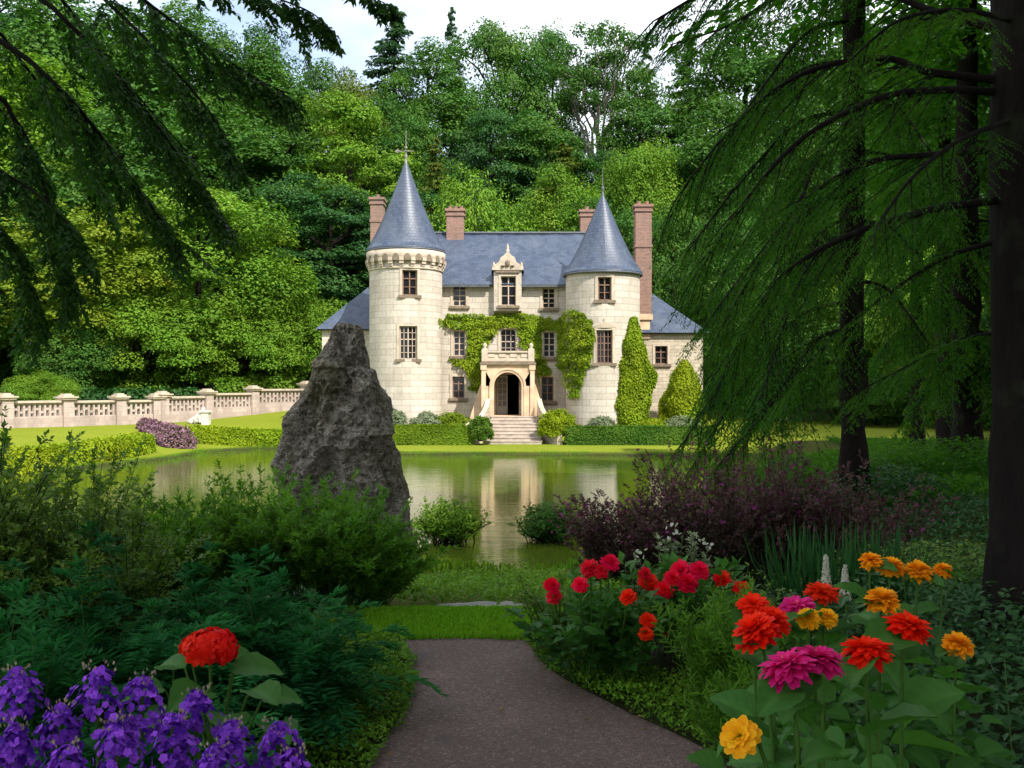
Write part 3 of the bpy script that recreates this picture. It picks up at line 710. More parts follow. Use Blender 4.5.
# (left of the towers)
lw = flat(59.0); mb = MB(); lx0 = X(322, 59)
wall_holes(mb, lw, lx0, -6.3, -1.3, 5.1, [], 0.28, 3)
for x in (lx0,): mb.add([(x, 59, -1.3), (x, 64, -1.3), (x, 64, 5.1), (x, 59, 5.1)], [[0, 1, 2, 3]], 0, 0.5, [(0, 0), (5, 0), (5, 6), (0, 6)])
mb.build('wing_wall', [M['stone']], castle)
hip(lx0, -6.3, 59, 64, 5.0, -9.0, -6.3, 61.5, 8.1, 0.35, (1, 0))
# (right of the towers)
RWY = 58.5; rw = flat(RWY); rx1 = X(703, RWY)
RW = [hp(655, 667.5, 346, 364, RWY)]
mb = MB(); wall_holes(mb, rw, 6.5, rx1, -1.3, 4.8, RW, 0.28, 3)
mb.add([(rx1, 58.5, -1.3), (rx1, 64, -1.3), (rx1, 64, 4.8), (rx1, 58.5, 4.8)], [[0, 1, 2, 3]], 0, 0.5, [(0, 0), (5, 0), (5, 6), (0, 6)])
mb.build('wing_wall', [M['rubble'], M['rubble']], castle)
window(rw, RW[0], 2, 3, fm='frame_dark')
hip(6.5, rx1, RWY, 64, 4.75, 6.5, 9.0, 61.2, 7.45, 0.32, (0, 1))
# chimneys
def chimney(x0, x1, y0, y1, z0, z1, band=None, pots=2):
    mb = MB(); box(mb, x0, x1, y0, y1, z0, z1 - 0.45)
    ch = mb.build('chimney', M['brick'], castle)
    mb = MB(); e = 0.07
    box(mb, x0 - e, x1 + e, y0 - e, y1 + e, z1 - 0.45, z1 - 0.33); box(mb, x0 - 0.02, x1 + 0.02, y0 - 0.02, y1 + 0.02, z1 - 0.33, z1 - 0.16); box(mb, x0 - e * 1.4, x1 + e * 1.4, y0 - e * 1.4, y1 + e * 1.4, z1 - 0.16, z1)
    mb.build('cap', M['brick'], ch)
    if band: mb = MB(); box(mb, x0 - 0.05, x1 + 0.05, y0 - 0.05, y1 + 0.05, band, band + 0.16); mb.build('brick_band', M['brick'], ch)
    for k in range(pots):
        mb = MB(); px_ = x0 + (x1 - x0) * (k + 0.5) / pots
        revolve(mb, px_, (y0 + y1) / 2, [(0.15, z1), (0.13, z1 + 0.05), (0.12, z1 + 0.2), (0.15, z1 + 0.24), (0.09, z1 + 0.24), (0.08, z1)], 12); mb.build('pot', M['brick'], ch)
chimney(X(371.5, 61.5), X(384, 61.5), 61, 62, 4.5, 13.6, 12.0, 1)
chimney(X(447, 60.9), X(464, 60.9), 60.4, 61.4, 10.3, 12.75, None, 3)
chimney(X(580, 62), X(593, 62), 61.5, 62.4, 9.5, 12.9, None, 1)
chimney(X(634.5, 58.9), X(650.5, 58.9), 58.35, 59.3, 5.9, 12.65, 10.0, 2)
mb = MB(); xa, xb = X(634.5, 58.9), X(650.5, 58.9)
box(mb, xa - 0.06, xb + 0.06, 58.3, 59.35, 5.55, 5.9); box(mb, xa + 0.1, xb - 0.1, 58.4, 59.25, 4.4, 5.55); mb.build('chimney_base', M['warm'], castle)

# porch
PY = 55.0; px0, px1 = X(482, PY), X(534, PY); ax0, ax1 = X(494, PY), X(521.5, PY); pz0, pzt = -0.25, 2.72
mb = MB(); R = (ax1 - ax0) / 2; xm = (ax0 + ax1) / 2; sp = 2.28 - R
def arch_pts(R_, n=16):
    return [(xm - R_, pz0)] + [(xm - R_ * math.cos(a), sp + R_ * math.sin(a)) for a in np.linspace(0, math.pi, n + 1)] + [(xm + R_, pz0)]
ap = arch_pts(R); outer = []
for (u, z) in ap:
    if z <= sp + 1e-6: outer.append((px0 if u < xm else px1, z))
    else:
        t = (u - ax0) / (ax1 - ax0); outer.append((px0 + (px1 - px0) * t, pzt))
n = len(ap)
for y in (PY,):
    P = [(u, y, z) for u, z in ap] + [(u, y, z) for u, z in outer]
    mb.add(P, [[k, k + 1, n + k + 1, n + k][::-1] for k in range(n - 1)], 0, 0.5, [(p[0], p[2]) for p in P])
    # corner pieces between spring line and top
    mb.add([(px0, y, sp), (xm - R, y, sp), (px0, y, pzt)], [[0, 1, 2]], 0); mb.add([(px1, y, sp), (xm + R, y, sp), (px1, y, pzt)], [[0, 2, 1]], 0)
P = [(u, PY, z) for u, z in ap] + [(u, PY + 0.55, z) for u, z in ap]
mb.add(P, [[k, k + 1, n + k + 1, n + k] for k in range(n - 1)], 0, 0.5)
for x in (px0, px1): mb.add([(x, PY, -0.9), (x, FY, -0.9), (x, FY, pzt), (x, PY, pzt)], [[0, 1, 2, 3]], 0, 0.5, [(0, 0), (2, 0), (2, 4), (0, 4)])
mb.add([(px0, PY, pzt), (px1, PY, pzt), (px1, FY, pzt), (px0, FY, pzt)], [[0, 1, 2, 3]])
box(mb, px0 + 0.01, px1 - 0.01, PY + 0.01, FY - 0.01, -0.95, pz0)
# inner side walls and ceiling of the porch passage
box(mb, px0 + 0.03, xm - R - 0.02, PY + 0.56, FY - 0.02, pz0, pzt - 0.05); box(mb, xm + R + 0.02, px1 - 0.03, PY + 0.56, FY - 0.02, pz0, pzt - 0.05)
porch = mb.build('porch', [M['warm']], castle)
mb = MB()
for Ro, Ri, pr_ in ((R + 0.26, R + 0.14, 0.10), (R + 0.14, R + 0.001, 0.05)):
    a_, b_ = arch_pts(Ro, 20), arch_pts(Ri, 20); n = len(a_)
    P = [(u, PY - pr_, z) for u, z in a_] + [(u, PY - pr_, z) for u, z in b_] + [(u, PY + 0.01, z) for u, z in a_] + [(u, PY + 0.01, z) for u, z in b_]
    Fq = []
    for k in range(n - 1): Fq += [[k, k + 1, n + k + 1, n + k], [k, 2 * n + k, 2 * n + k + 1, k + 1], [n + k, n + k + 1, 3 * n + k + 1, 3 * n + k]]
    mb.add(P, Fq, 0)
mb.build('archivolt', M['warm'], porch)
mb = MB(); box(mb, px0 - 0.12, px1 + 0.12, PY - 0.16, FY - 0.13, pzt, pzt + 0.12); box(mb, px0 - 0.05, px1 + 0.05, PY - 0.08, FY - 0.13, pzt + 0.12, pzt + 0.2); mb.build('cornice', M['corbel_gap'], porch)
mb = MB(); z0_ = pzt + 0.2
box(mb, px0, px1, PY, PY + 0.25, z0_, z0_ + 0.12); box(mb, px0, px1, PY, PY + 0.25, z0_ + 0.5, z0_ + 0.6); box(mb, px0 + 0.3, px1 - 0.3, PY + 0.1, PY + 0.2, z0_ + 0.12, z0_ + 0.5)
box(mb, px0 + 0.3, px1 - 0.3, PY + 0.06, PY + 0.099, z0_ + 0.12, z0_ + 0.18)
for u in np.linspace(px0 + 0.55, px1 - 0.55, 4): box(mb, u - 0.2, u + 0.2, PY + 0.05, PY + 0.098, z0_ + 0.23, z0_ + 0.42)
for x in (px0, px1 - 0.32):
    box(mb, x - 0.02, x + 0.34, PY - 0.03, PY + 0.3, z0_, z0_ + 0.72)
    revolve(mb, x + 0.16, PY + 0.13, [(0, z0_ + 1.08), (0.1, z0_ + 1.0), (0.12, z0_ + 0.86), (0.06, z0_ + 0.78), (0.15, z0_ + 0.72)], 12)
for x in (px0, px1 - 0.2): box(mb, x, x + 0.2, PY + 0.26, FY - 0.06, z0_, z0_ + 0.58)
mb.build('parapet', M['trim'], porch)
mb = MB()
for x in (px0 - 0.03, px1 - 0.22):
    box(mb, x, x + 0.25, PY - 0.09, PY - 0.003, -0.8, pzt - 0.3); box(mb, x - 0.05, x + 0.30, PY - 0.13, PY - 0.003, pzt - 0.3, pzt - 0.02); box(mb, x - 0.05, x + 0.30, PY - 0.13, PY - 0.003, -0.95, -0.55)
mb.build('pilaster', M['warm'], porch)
for s, xb in ((-1, px0), (1, px1)):      # raking buttresses
    mb = MB(); P = []
    for y in (PY + 0.5, PY + 1.2): P += [(xb + s * 0.02, y, -1.2), (xb + s * 0.75, y, -1.2), (xb + s * 0.7, y, -0.3), (xb + s * 0.32, y, 0.9), (xb + s * 0.1, y, 1.6), (xb + s * 0.02, y, 1.6)]
    mb.add(P, [[k, (k + 1) % 6, 6 + (k + 1) % 6, 6 + k] for k in range(6)] ); mb.add(P, [[0, 1, 2, 3, 4, 5]]); mb.add(P[6:], [[5, 4, 3, 2, 1, 0]])
    mb.build('buttress', M['warm'], porch)
# glazed door leaf standing open
mb = MB(); A = np.array([-0.9, FY + 0.1]); ang = math.radians(28); dv = np.array([math.cos(ang), math.sin(ang)]); lw_ = 0.72
fd = lambda u, z, d: (A[0] + dv[0] * u - dv[1] * d, A[1] + dv[1] * u + dv[0] * d, z)
for (p, q, r_, s) in ((0, 0.09, -0.24, 2.12), (lw_ - 0.09, lw_, -0.24, 2.12), (0.09, lw_ - 0.09, -0.24, 0.25), (0.09, lw_ - 0.09, 2.0, 2.12)): fbar(mb, fd, p, q, r_, s, 0, 0.05)
for z in np.linspace(0.25, 2.0, 6)[1:-1]: fbar(mb, fd, 0.09, lw_ - 0.09, z - 0.02, z + 0.02, 0.005, 0.045)
fbar(mb, fd, lw_ / 2 - 0.02, lw_ / 2 + 0.02, 0.25, 2.0, 0.003, 0.047)
dr = mb.build('door', plain('door_paint', (0.42, 0.42, 0.38), 0.5, 0.1, 4), castle)
mb = MB(); fbar(mb, fd, 0.09, lw_ - 0.09, 0.25, 2.0, 0.02, 0.03); mb.build('pane', plain('door_glass', (0.20, 0.22, 0.22), 0.15, 0.3, 3, bmp=0, spec=0.6), dr)
# steps
mb = MB(); nS = 8
for k in range(nS):
    z1 = -0.25 - 0.178 * k; y0 = PY - 0.12 - 0.40 * (k + 1)
    ww = 0.0 + 0.03 * k
    box(mb, -1.22 - ww, 1.42 + ww, y0, y0 + 0.40 + (0.0 if k else 0.1), -1.8, z1 - 0.05); box(mb, -1.24 - ww, 1.44 + ww, y0 - 0.03, y0 + 0.398, z1 - 0.048, z1)
mb.build('steps', M['step'], castle)
for s, xb in ((-1, -1.25), (1, 1.45)):
    mb = MB(); n = 14; P = []
    for k in range(n + 1):
        t = k / n; y = PY - 0.1 - 3.5 * t; xx = xb + s * (0.25 * t + 0.75 * t ** 2.5); zt_ = 0.75 - 1.45 * t ** 0.9; wd = 0.26
        if t > 0.86: zt_ += 0.12
        P += [(xx, y, -1.9), (xx, y, zt_), (xx + s * wd, y, zt_), (xx + s * wd, y, -1.9)]
    Fq = []
    for k in range(n): a = 4 * k; Fq += [[a, a + 4, a + 5, a + 1], [a + 1, a + 5, a + 6, a + 2], [a + 2, a + 6, a + 7, a + 3]]
    Fq += [[4 * n, 4 * n + 3, 4 * n + 2, 4 * n + 1], [0, 1, 2, 3]]
    U = [(p[1], p[2]) for p in P]
    mb.add(P, Fq, 0, 0.5, U); mb.build('stair_wall', M['rubble'], castle)

# ------------------------------------------------------------------ ivy
def ivy(name, label, shapes, n, holes=(), size=0.17, thick=0.3, mat='l_ivy', group=None):
    """shapes: polygons in facade pixels; leaves grow on whatever wall lies behind"""
    mb = MB(); P = np.zeros((0, 2))
    for poly in shapes:
        poly = np.array(poly, float); lo, hi = poly.min(0) - 3, poly.max(0) + 3
        area = 0.5 * abs(np.dot(poly[:, 0], np.roll(poly[:, 1], 1)) - np.dot(poly[:, 1], np.roll(poly[:, 0], 1)))
        m = int(n * area / 600 * (hi - lo).prod() / area)
        q = lo + rng.random((m, 2)) * (hi - lo)
        wob = np.array([(noise.noise(Vector((a * 0.13, b * 0.13, 3))), noise.noise(Vector((a * 0.13, b * 0.13, 9)))) for a, b in q]) * 4.5
        qq = q + wob; ins = np.zeros(m, bool)
        for (ax, ay), (bx, by) in zip(poly, np.roll(poly, -1, 0)):
            c = ((ay > qq[:, 1]) != (by > qq[:, 1])) & (qq[:, 0] < (bx - ax) * (qq[:, 1] - ay) / ((by - ay) or 1e-9) + ax); ins ^= c
        P = np.vstack([P, q[ins]])
    keep = np.ones(len(P), bool)
    for (p0, p1, q0, q1) in holes: keep &= ~((P[:, 0] > p0) & (P[:, 0] < p1) & (P[:, 1] > q0) & (P[:, 1] < q1))
    P = P[keep]; N = len(P)
    y = np.full(N, FY)
    for _ in range(3):
        x = (P[:, 0] - 512) * y / F
        y = np.full(N, FY)
        for cx, cy, r in (LT, RT):
            dx = x - cx; ok = np.abs(dx) < r; y[ok] = np.minimum(y[ok], cy - np.sqrt(r * r - dx[ok] ** 2))
            near = (dx > -r - 0.7) & (dx <= -r) & (cx > 0); y[near] = np.minimum(y[near], np.maximum(cy + 0.2, FY - 0.9 * (1 - (-r - dx[near]) / 0.7)))
    z = EYE + (384 - P[:, 1]) * y / F
    bumpy = np.array([noise.noise(Vector((a * 0.09, b * 0.16, 1.5))) for a, b in P])
    off = thick * (0.15 + 0.85 * rng.random(N)) * (0.65 + 0.8 * bumpy)
    nn = np.tile([0, -1.0, 0], (N, 1))
    for cx, cy, r in (RT,):
        dx = x - cx; ok = np.abs(dx) < r; nn[ok] = np.c_[dx[ok], y[ok] - cy, 0 * dx[ok]] / r
    pos = np.c_[x, y, z] + nn * np.abs(off)[:, None]
    nv = nrm(nn + np.array([0, 0, 0.55]) + 0.45 * rng.normal(size=(N, 3)))
    dd = nrm(np.array([0, 0, -1.0]) + 0.6 * rng.normal(size=(N, 3)) + nn * 0.3)
    scatter(mb, T_LEAF, pos, dd, nv, size * (0.6 + 0.7 * rng.random(N)), np.clip(0.5 + 0.55 * bumpy + 0.18 * rng.normal(size=N), 0, 1), 0, wmul=1.5)
    o = mb.build(name, M[mat], origin=(float(pos[:, 0].mean()), float(pos[:, 1].mean()), float(pos[:, 2].min())))
    return tag(o, label, 'ivy', group)
wh = [(451.5, 467, 329, 357), (499, 517.5, 327, 356), (541.5, 557, 330, 358), (450, 466, 374, 400), (539, 556, 375, 403)]
ivy('ivy', 'bright green ivy spreading in a ragged band over the front wall around the porch windows',
    [[(440, 320), (446, 315), (470, 313), (490, 315), (508, 311), (525, 313), (552, 318), (563, 322), (562, 331), (540, 331), (520, 327), (497, 329), (488, 346), (483, 360), (479, 392), (471, 390), (467, 372), (462, 366), (447, 362), (450, 357), (466, 357), (467, 332), (452, 329), (441, 327)],
     [(518, 326), (545, 327), (545, 352), (548, 372), (546, 390), (540, 396), (537, 372), (531, 360), (528, 350), (519, 345)]], 1500, wh, 0.125, 0.34)
ivy('ivy', 'dark-edged green ivy hanging in a pointed clump where the front wall meets the second tower',
    [[(558, 318), (566, 311), (582, 312), (592, 318), (595, 340), (592, 358), (586, 372), (580, 397), (572, 398), (566, 380), (557, 362), (553, 345), (555, 328)]], 1500, wh, 0.125, 0.42)

# ------------------------------------------------------------------ shrubs near the castle, hedges
def ell_bush(name, label, cat, c, rad, n, size, mat, T=T_QUAD, group=None, core=True, low=-0.5, lump=0.16, v0=0.5, flowers=None, seed=None, up=0.4, thick=0.25):
    mb = MB(); seed = rng.random() * 50 if seed is None else seed
    shell(mb, c, rad, n, size, T, 0, None, low, thick, lump, v0, up, seed)
    mats = [M[mat], M['core']]
    if core:
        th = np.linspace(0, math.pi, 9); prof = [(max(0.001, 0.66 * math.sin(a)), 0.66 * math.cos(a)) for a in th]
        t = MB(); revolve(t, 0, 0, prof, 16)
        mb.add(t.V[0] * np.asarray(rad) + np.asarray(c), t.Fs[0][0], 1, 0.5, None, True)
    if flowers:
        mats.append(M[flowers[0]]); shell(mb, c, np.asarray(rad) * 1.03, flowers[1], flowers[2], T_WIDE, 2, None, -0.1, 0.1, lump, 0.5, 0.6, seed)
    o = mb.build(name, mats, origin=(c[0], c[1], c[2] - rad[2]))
    return tag(o, label, cat, group)

def hedge(name, label, pts, width, h, n, size, mat, taper=0.85, round_=0.25, closed=False, group=None, zoff=0.0):
    """clipped hedge along a ground line"""
    pts = np.array(pts, float); seg = np.r_[0, np.cumsum(np.hypot(*np.diff(pts, axis=0).T))]; Lh = seg[-1]
    mb = MB()
    m = max(2, int(Lh / 0.7)); ss = np.linspace(0, Lh, m + 1); cxy = np.c_[np.interp(ss, seg, pts[:, 0]), np.interp(ss, seg, pts[:, 1])]
    tg = nrm(np.gradient(cxy, axis=0)); nr = np.c_[-tg[:, 1], tg[:, 0]]; g0 = ground(cxy[:, 0], cxy[:, 1])
    ring = np.array([(-0.5, -0.05), (-0.47 * taper, 0.82), (-0.3 * taper, 0.92), (0.3 * taper, 0.92), (0.47 * taper, 0.82), (0.5, -0.05)]) * 0.95
    V = np.concatenate([np.c_[cxy + nr * (q[0] * width), g0 + q[1] * h + zoff][:, None] for q in ring], 1).reshape(-1, 3); k = len(ring)
    i = np.arange(m)[:, None] * k; j = np.arange(k - 1)[None]
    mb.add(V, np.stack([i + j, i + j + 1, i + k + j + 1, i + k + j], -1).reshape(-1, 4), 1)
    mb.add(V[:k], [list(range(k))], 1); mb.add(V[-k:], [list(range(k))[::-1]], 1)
    # leaves
    s = rng.random(n) * Lh; side = rng.random(n); peri = np.array([0, h, h + width, 2 * h + width]) / (2 * h + width)
    q = side * 1.0
    off = np.where(q < peri[1], -0.5, np.where(q < peri[2], (q - peri[1]) / (peri[2] - peri[1]) - 0.5, 0.5))
    zz = np.where(q < peri[1], q / peri[1], np.where(q < peri[2], 1.0, (1 - q) / (1 - peri[2])))
    tp = 1 - (1 - taper) * zz; corner = np.clip((np.abs(off) - 0.3) / 0.2, 0, 1) * np.clip((zz - 0.75) / 0.25, 0, 1); zz = zz - round_ * 0.5 * corner
    nx_ = np.where(q < peri[1], -1.0, np.where(q < peri[2], 0, 1.0)); nz_ = np.where((q >= peri[1]) & (q < peri[2]), 1.0, 0.15)
    c0 = np.c_[np.interp(s, seg, pts[:, 0]), np.interp(s, seg, pts[:, 1])]; ii = np.clip(np.searchsorted(seg, s) - 1, 0, len(pts) - 2)
    tt = nrm(np.diff(pts, axis=0))[ii]; nr = np.c_[-tt[:, 1], tt[:, 0]]
    wob = np.array([noise.noise(Vector((a[0] * 0.9, a[1] * 0.9, b * 1.4))) for a, b in zip(c0, zz + off)])
    p = np.c_[c0 + nr * (off * width * tp * (1 + 0.10 * wob))[:, None], ground(c0[:, 0], c0[:, 1]) + zoff + zz * h * (1 + 0.07 * wob)] + rng.normal(0, size * 0.3, (n, 3))
    nn = nrm(np.c_[nr * nx_[:, None], nz_] + 0.5 * rng.normal(size=(n, 3)) + [0, 0, 0.25])
    scatter(mb, T_QUAD, p, np.cross(nn, rdir(n)), nn, size * (0.7 + 0.6 * rng.random(n)), np.clip(0.5 + 0.5 * wob + 0.2 * rng.normal(size=n), 0, 1), 0)
    o = mb.build(name, [M[mat], M['core']], origin=(float(pts[0, 0]), float(pts[0, 1]), float(g0[0])))
    return tag(o, label, 'hedge', group)

HD = 51.6
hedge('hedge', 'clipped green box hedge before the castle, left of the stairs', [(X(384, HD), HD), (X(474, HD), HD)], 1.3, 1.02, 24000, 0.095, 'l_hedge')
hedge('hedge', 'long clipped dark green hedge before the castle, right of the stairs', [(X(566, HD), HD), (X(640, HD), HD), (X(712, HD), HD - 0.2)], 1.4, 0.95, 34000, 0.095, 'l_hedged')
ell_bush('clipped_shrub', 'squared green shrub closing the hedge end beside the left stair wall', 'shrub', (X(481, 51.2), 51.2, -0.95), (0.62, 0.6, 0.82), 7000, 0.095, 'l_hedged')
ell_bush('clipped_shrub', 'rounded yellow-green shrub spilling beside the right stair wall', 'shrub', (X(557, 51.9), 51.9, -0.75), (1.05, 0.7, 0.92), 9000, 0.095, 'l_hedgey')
for px, py, rr, hh, lab, mt in ((427, 419, .9, .5, 'low silvery-green shrub at the foot of the large round tower', 'l_silver'), (392, 418, .8, .6, 'grey-green shrub half hidden by the standing rock, below the large tower', 'l_silver'),
                          (452, 418, 1.0, .45, 'yellow-green mound under the lower-left castle window', 'l_hedge'), (602, 422, .8, .5, 'small grey-green shrub at the foot of the second tower', 'l_silver'),
                          (653, 424, .9, .45, 'low yellow shrub between the tall ivy column and the conical bush', 'l_hedgey'), (682, 424, 1.1, .55, 'grey-green mound at the foot of the conical bush', 'l_silver')):
    ell_bush('shrub', lab, 'shrub', (X(px, 53.4), 53.4, Z(py + 6, 53.4)), (rr, .6, hh * 1.4), 4500, 0.09, mt)
# tall ivy column and conical bush on the right
def column_bush(name, label, cat, pts, n, size, mat, d, depth=0.7):
    """upright leafy mass, widths given row by row: (py, px left, px right)"""
    mb = MB(); pts = np.array(pts, float); py = pts[0, 0] + rng.random(n * 2) * (pts[-1, 0] - pts[0, 0])
    l_ = np.interp(py, pts[:, 0], pts[:, 1]); r_ = np.interp(py, pts[:, 0], pts[:, 2]); keep = rng.random(n * 2) < (r_ - l_) / (r_ - l_).max(); py, l_, r_ = py[keep], l_[keep], r_[keep]; m = len(py)
    th = rng.random(m) * TAU; z = Z(py, d); cx = X((l_ + r_) / 2, d); hw = (r_ - l_) / 2 * d / F
    lf = np.array([noise.noise(Vector((math.sin(t) * 1.6, math.cos(t) * 1.6, q * 1.1))) for t, q in zip(th, z)])
    rr = 1 + 0.28 * lf - 0.25 * rng.random(m) ** 2
    nn0 = np.c_[np.sin(th), -np.cos(th), 0 * th]
    p = np.c_[cx + np.sin(th) * hw * rr, d - np.cos(th) * np.minimum(hw, depth) * rr, z + rng.normal(0, 0.05, m)]
    nn = nrm(nn0 + [0, 0, 0.45] + 0.45 * rng.normal(size=(m, 3))); dd = nrm([0, 0, -1.0] + 0.7 * rng.normal(size=(m, 3)))
    scatter(mb, T_LEAF, p, dd, nn, size * (0.6 + 0.7 * rng.random(m)), np.clip(0.5 + 0.6 * lf + 0.18 * rng.normal(size=m), 0, 1), 0, wmul=1.5)
    q = np.array([((a, b, c)) for a, b, c in pts]); V = []
    for a, b, c in q:
        for t in np.linspace(0, TAU, 13)[:-1]: V.append((X((b + c) / 2, d) + math.sin(t) * (c - b) / 2 * d / F * 0.72, d - math.cos(t) * min((c - b) / 2 * d / F, depth) * 0.72, Z(a, d)))
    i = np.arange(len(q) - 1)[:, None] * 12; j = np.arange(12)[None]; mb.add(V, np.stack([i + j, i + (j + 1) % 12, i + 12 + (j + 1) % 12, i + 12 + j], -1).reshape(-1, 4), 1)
    o = mb.build(name, [M[mat], M['core']], origin=(X(float(pts[-1, 1:].mean()), d), d, float(Z(pts[-1, 0], d))))
    return tag(o, label, cat)
column_bush('ivy', 'tall bright green ivy column climbing the right side of the second tower', 'ivy',
            [(317, 630, 637), (330, 626, 640), (345, 620, 643), (360, 618, 648), (374, 616, 655), (390, 612, 653), (410, 610, 651), (432, 609, 649)], 24000, 0.125, 'l_ivy', 53.9)
column_bush('conical_bush', 'loose yellow-green conical bush before the low right wing', 'bush',
            [(360, 682, 688), (372, 674, 694), (385, 668, 699), (400, 662, 706), (415, 660, 709), (430, 661, 708)], 15000, 0.11, 'l_hedgey', 56.0, 1.0)

# pond-side hedges on the left lawn
def along(pp): return [(X(p, d), d) for p, d in pp]
hedge('hedge', 'low yellow-green hedge curving along the pond edge, left of the mauve flowers', along([(-20, 36.7), (30, 37.9), (70, 39.6), (110, 42.2), (140, 45.4)]), 1.5, 0.92, 34000, 0.125, 'l_hedgey', zoff=-0.16)
hedge('hedge', 'low yellow-green hedge along the pond edge between the mauve flowers and the rock', along([(190, 51.0), (235, 51.4), (285, 51.3), (318, 50.8)]), 1.4, 0.95, 28000, 0.125, 'l_hedgey', zoff=-0.16)
fb = thing('flower_bed', 'sloping bed of mauve flowers running down the lawn to the pond', 'flower bed', (X(165, 50.8), 50.8, gz(X(165, 50.8), 50.8)))
mf = MB(); ml = MB()
for px, d, rr in ((145, 54.6, .45), (150, 53.4, .55), (155, 52.2, .62), (161, 51.0, .7), (167, 50.0, .78), (172, 49.2, .84), (177, 48.6, .88)):
    x = X(px, d); g = gz(x, d); c = (x, d, g + 0.1)
    shell(ml, c, (rr * .93, .75 * rr, rr * 1.02), 1300, 0.10, T_QUAD, 0, None, -0.3)
    shell(mf, c, (rr, .8 * rr, rr * 1.1), 1500, 0.10, T_WIDE, 0, None, -0.2, 0.15, 0.15)
    t = MB(); revolve(t, 0, 0, [(max(0.001, 0.7 * math.sin(a)), 0.7 * math.cos(a)) for a in np.linspace(0, math.pi, 9)], 14); ml.add(t.V[0] * [rr, .75 * rr, rr] + np.asarray(c), t.Fs[0][0], 1, 0.5, None, True)
ml.build('foliage', [M['l_olive'], M['core']], fb); ob = mf.build('blossom', M['f_mauve'], fb); ob['kind'] = 'stuff'

# ------------------------------------------------------------------ balustrade wall at the far left lawn
def bal_wall(label, bays, hgt):
    root = thing('balustrade_wall', label, 'wall', (X(bays[0][0], bays[0][1]), bays[0][1], 0))
    for (pa, da), (pb, db) in zip(bays, bays[1:]):
        A_ = np.array((X(pa, da), da)); B_ = np.array((X(pb, db), db)); Ld = np.linalg.norm(B_ - A_); ax = (B_ - A_) / Ld
        g = min(gz(*A_), gz(*B_)); mid = (A_ + B_) / 2; z0 = (gz(*A_) + gz(*B_)) / 2
        mb = MB(); Lp = Ld - 0.5
        obox(mb, mid, ax, Lp, 0.34, g - 0.4, z0 + hgt * 0.40); obox(mb, mid, ax, Lp, 0.30, z0 + hgt * 0.86, z0 + hgt * 0.92)
        nb = max(6, int(Lp / 0.30)); zl, zh = z0 + hgt * 0.40, z0 + hgt * 0.86
        for k in range(nb):
            c = A_ + ax * (0.25 + Lp * (k + 0.5) / nb); wd = Lp / nb
            obox(mb, c, ax, wd * 0.42, 0.2, zl, zh)
            zz = zl + (zh - zl) * (0.35 if k % 2 else 0.62); c2 = A_ + ax * (0.25 + Lp * (k + 1) / nb)
            if k < nb - 1: obox(mb, c2, ax, wd * 0.56, 0.14, zz - 0.07, zz + 0.06)
        mb.build('panel', [M['wallstone']], root)
        mb = MB(); obox(mb, mid, ax, Lp, 0.46, z0 + hgt * 0.92, z0 + hgt); mb.build('coping', M['trim'], root)
    for k, (pa, da) in enumerate(bays):
        a_, b_ = bays[max(0, k - 1)], bays[min(len(bays) - 1, k + 1)]
        A_ = np.array((X(a_[0], a_[1]), a_[1])); B_ = np.array((X(b_[0], b_[1]), b_[1])); ax = (B_ - A_) / np.linalg.norm(B_ - A_)
        c = np.array((X(pa, da), da)); g = gz(*c); mb = MB(); t = g + hgt + 0.06
        obox(mb, c, ax, 0.60, 0.60, g - 0.5, t)
        pier = mb.build('pier', [M['wallstone']], root)
        mb = MB(); obox(mb, c, ax, 0.82, 0.82, t, t + 0.10); obox(mb, c, ax, 0.95, 0.95, t + 0.10, t + 0.18); obox(mb, c, ax, 0.60, 0.60, t + 0.18, t + 0.26); obox(mb, c, ax, 0.42, 0.42, t + 0.26, t + 0.34)
        mb.build('pier_cap', M['trim'], pier)
    return root
bal_wall('lower stretch of pale pierced stone garden wall with capped piers, left of the tall double pier', [(-62, 47.4), (5, 50.2), (66, 53.2), (119, 55.8), (156, 57.6)], 1.42)
bal_wall('upper stretch of pale pierced stone garden wall with capped piers, ending behind the rock', [(162, 57.9), (207, 61.0), (253, 64.2), (306, 68.0)], 1.55)
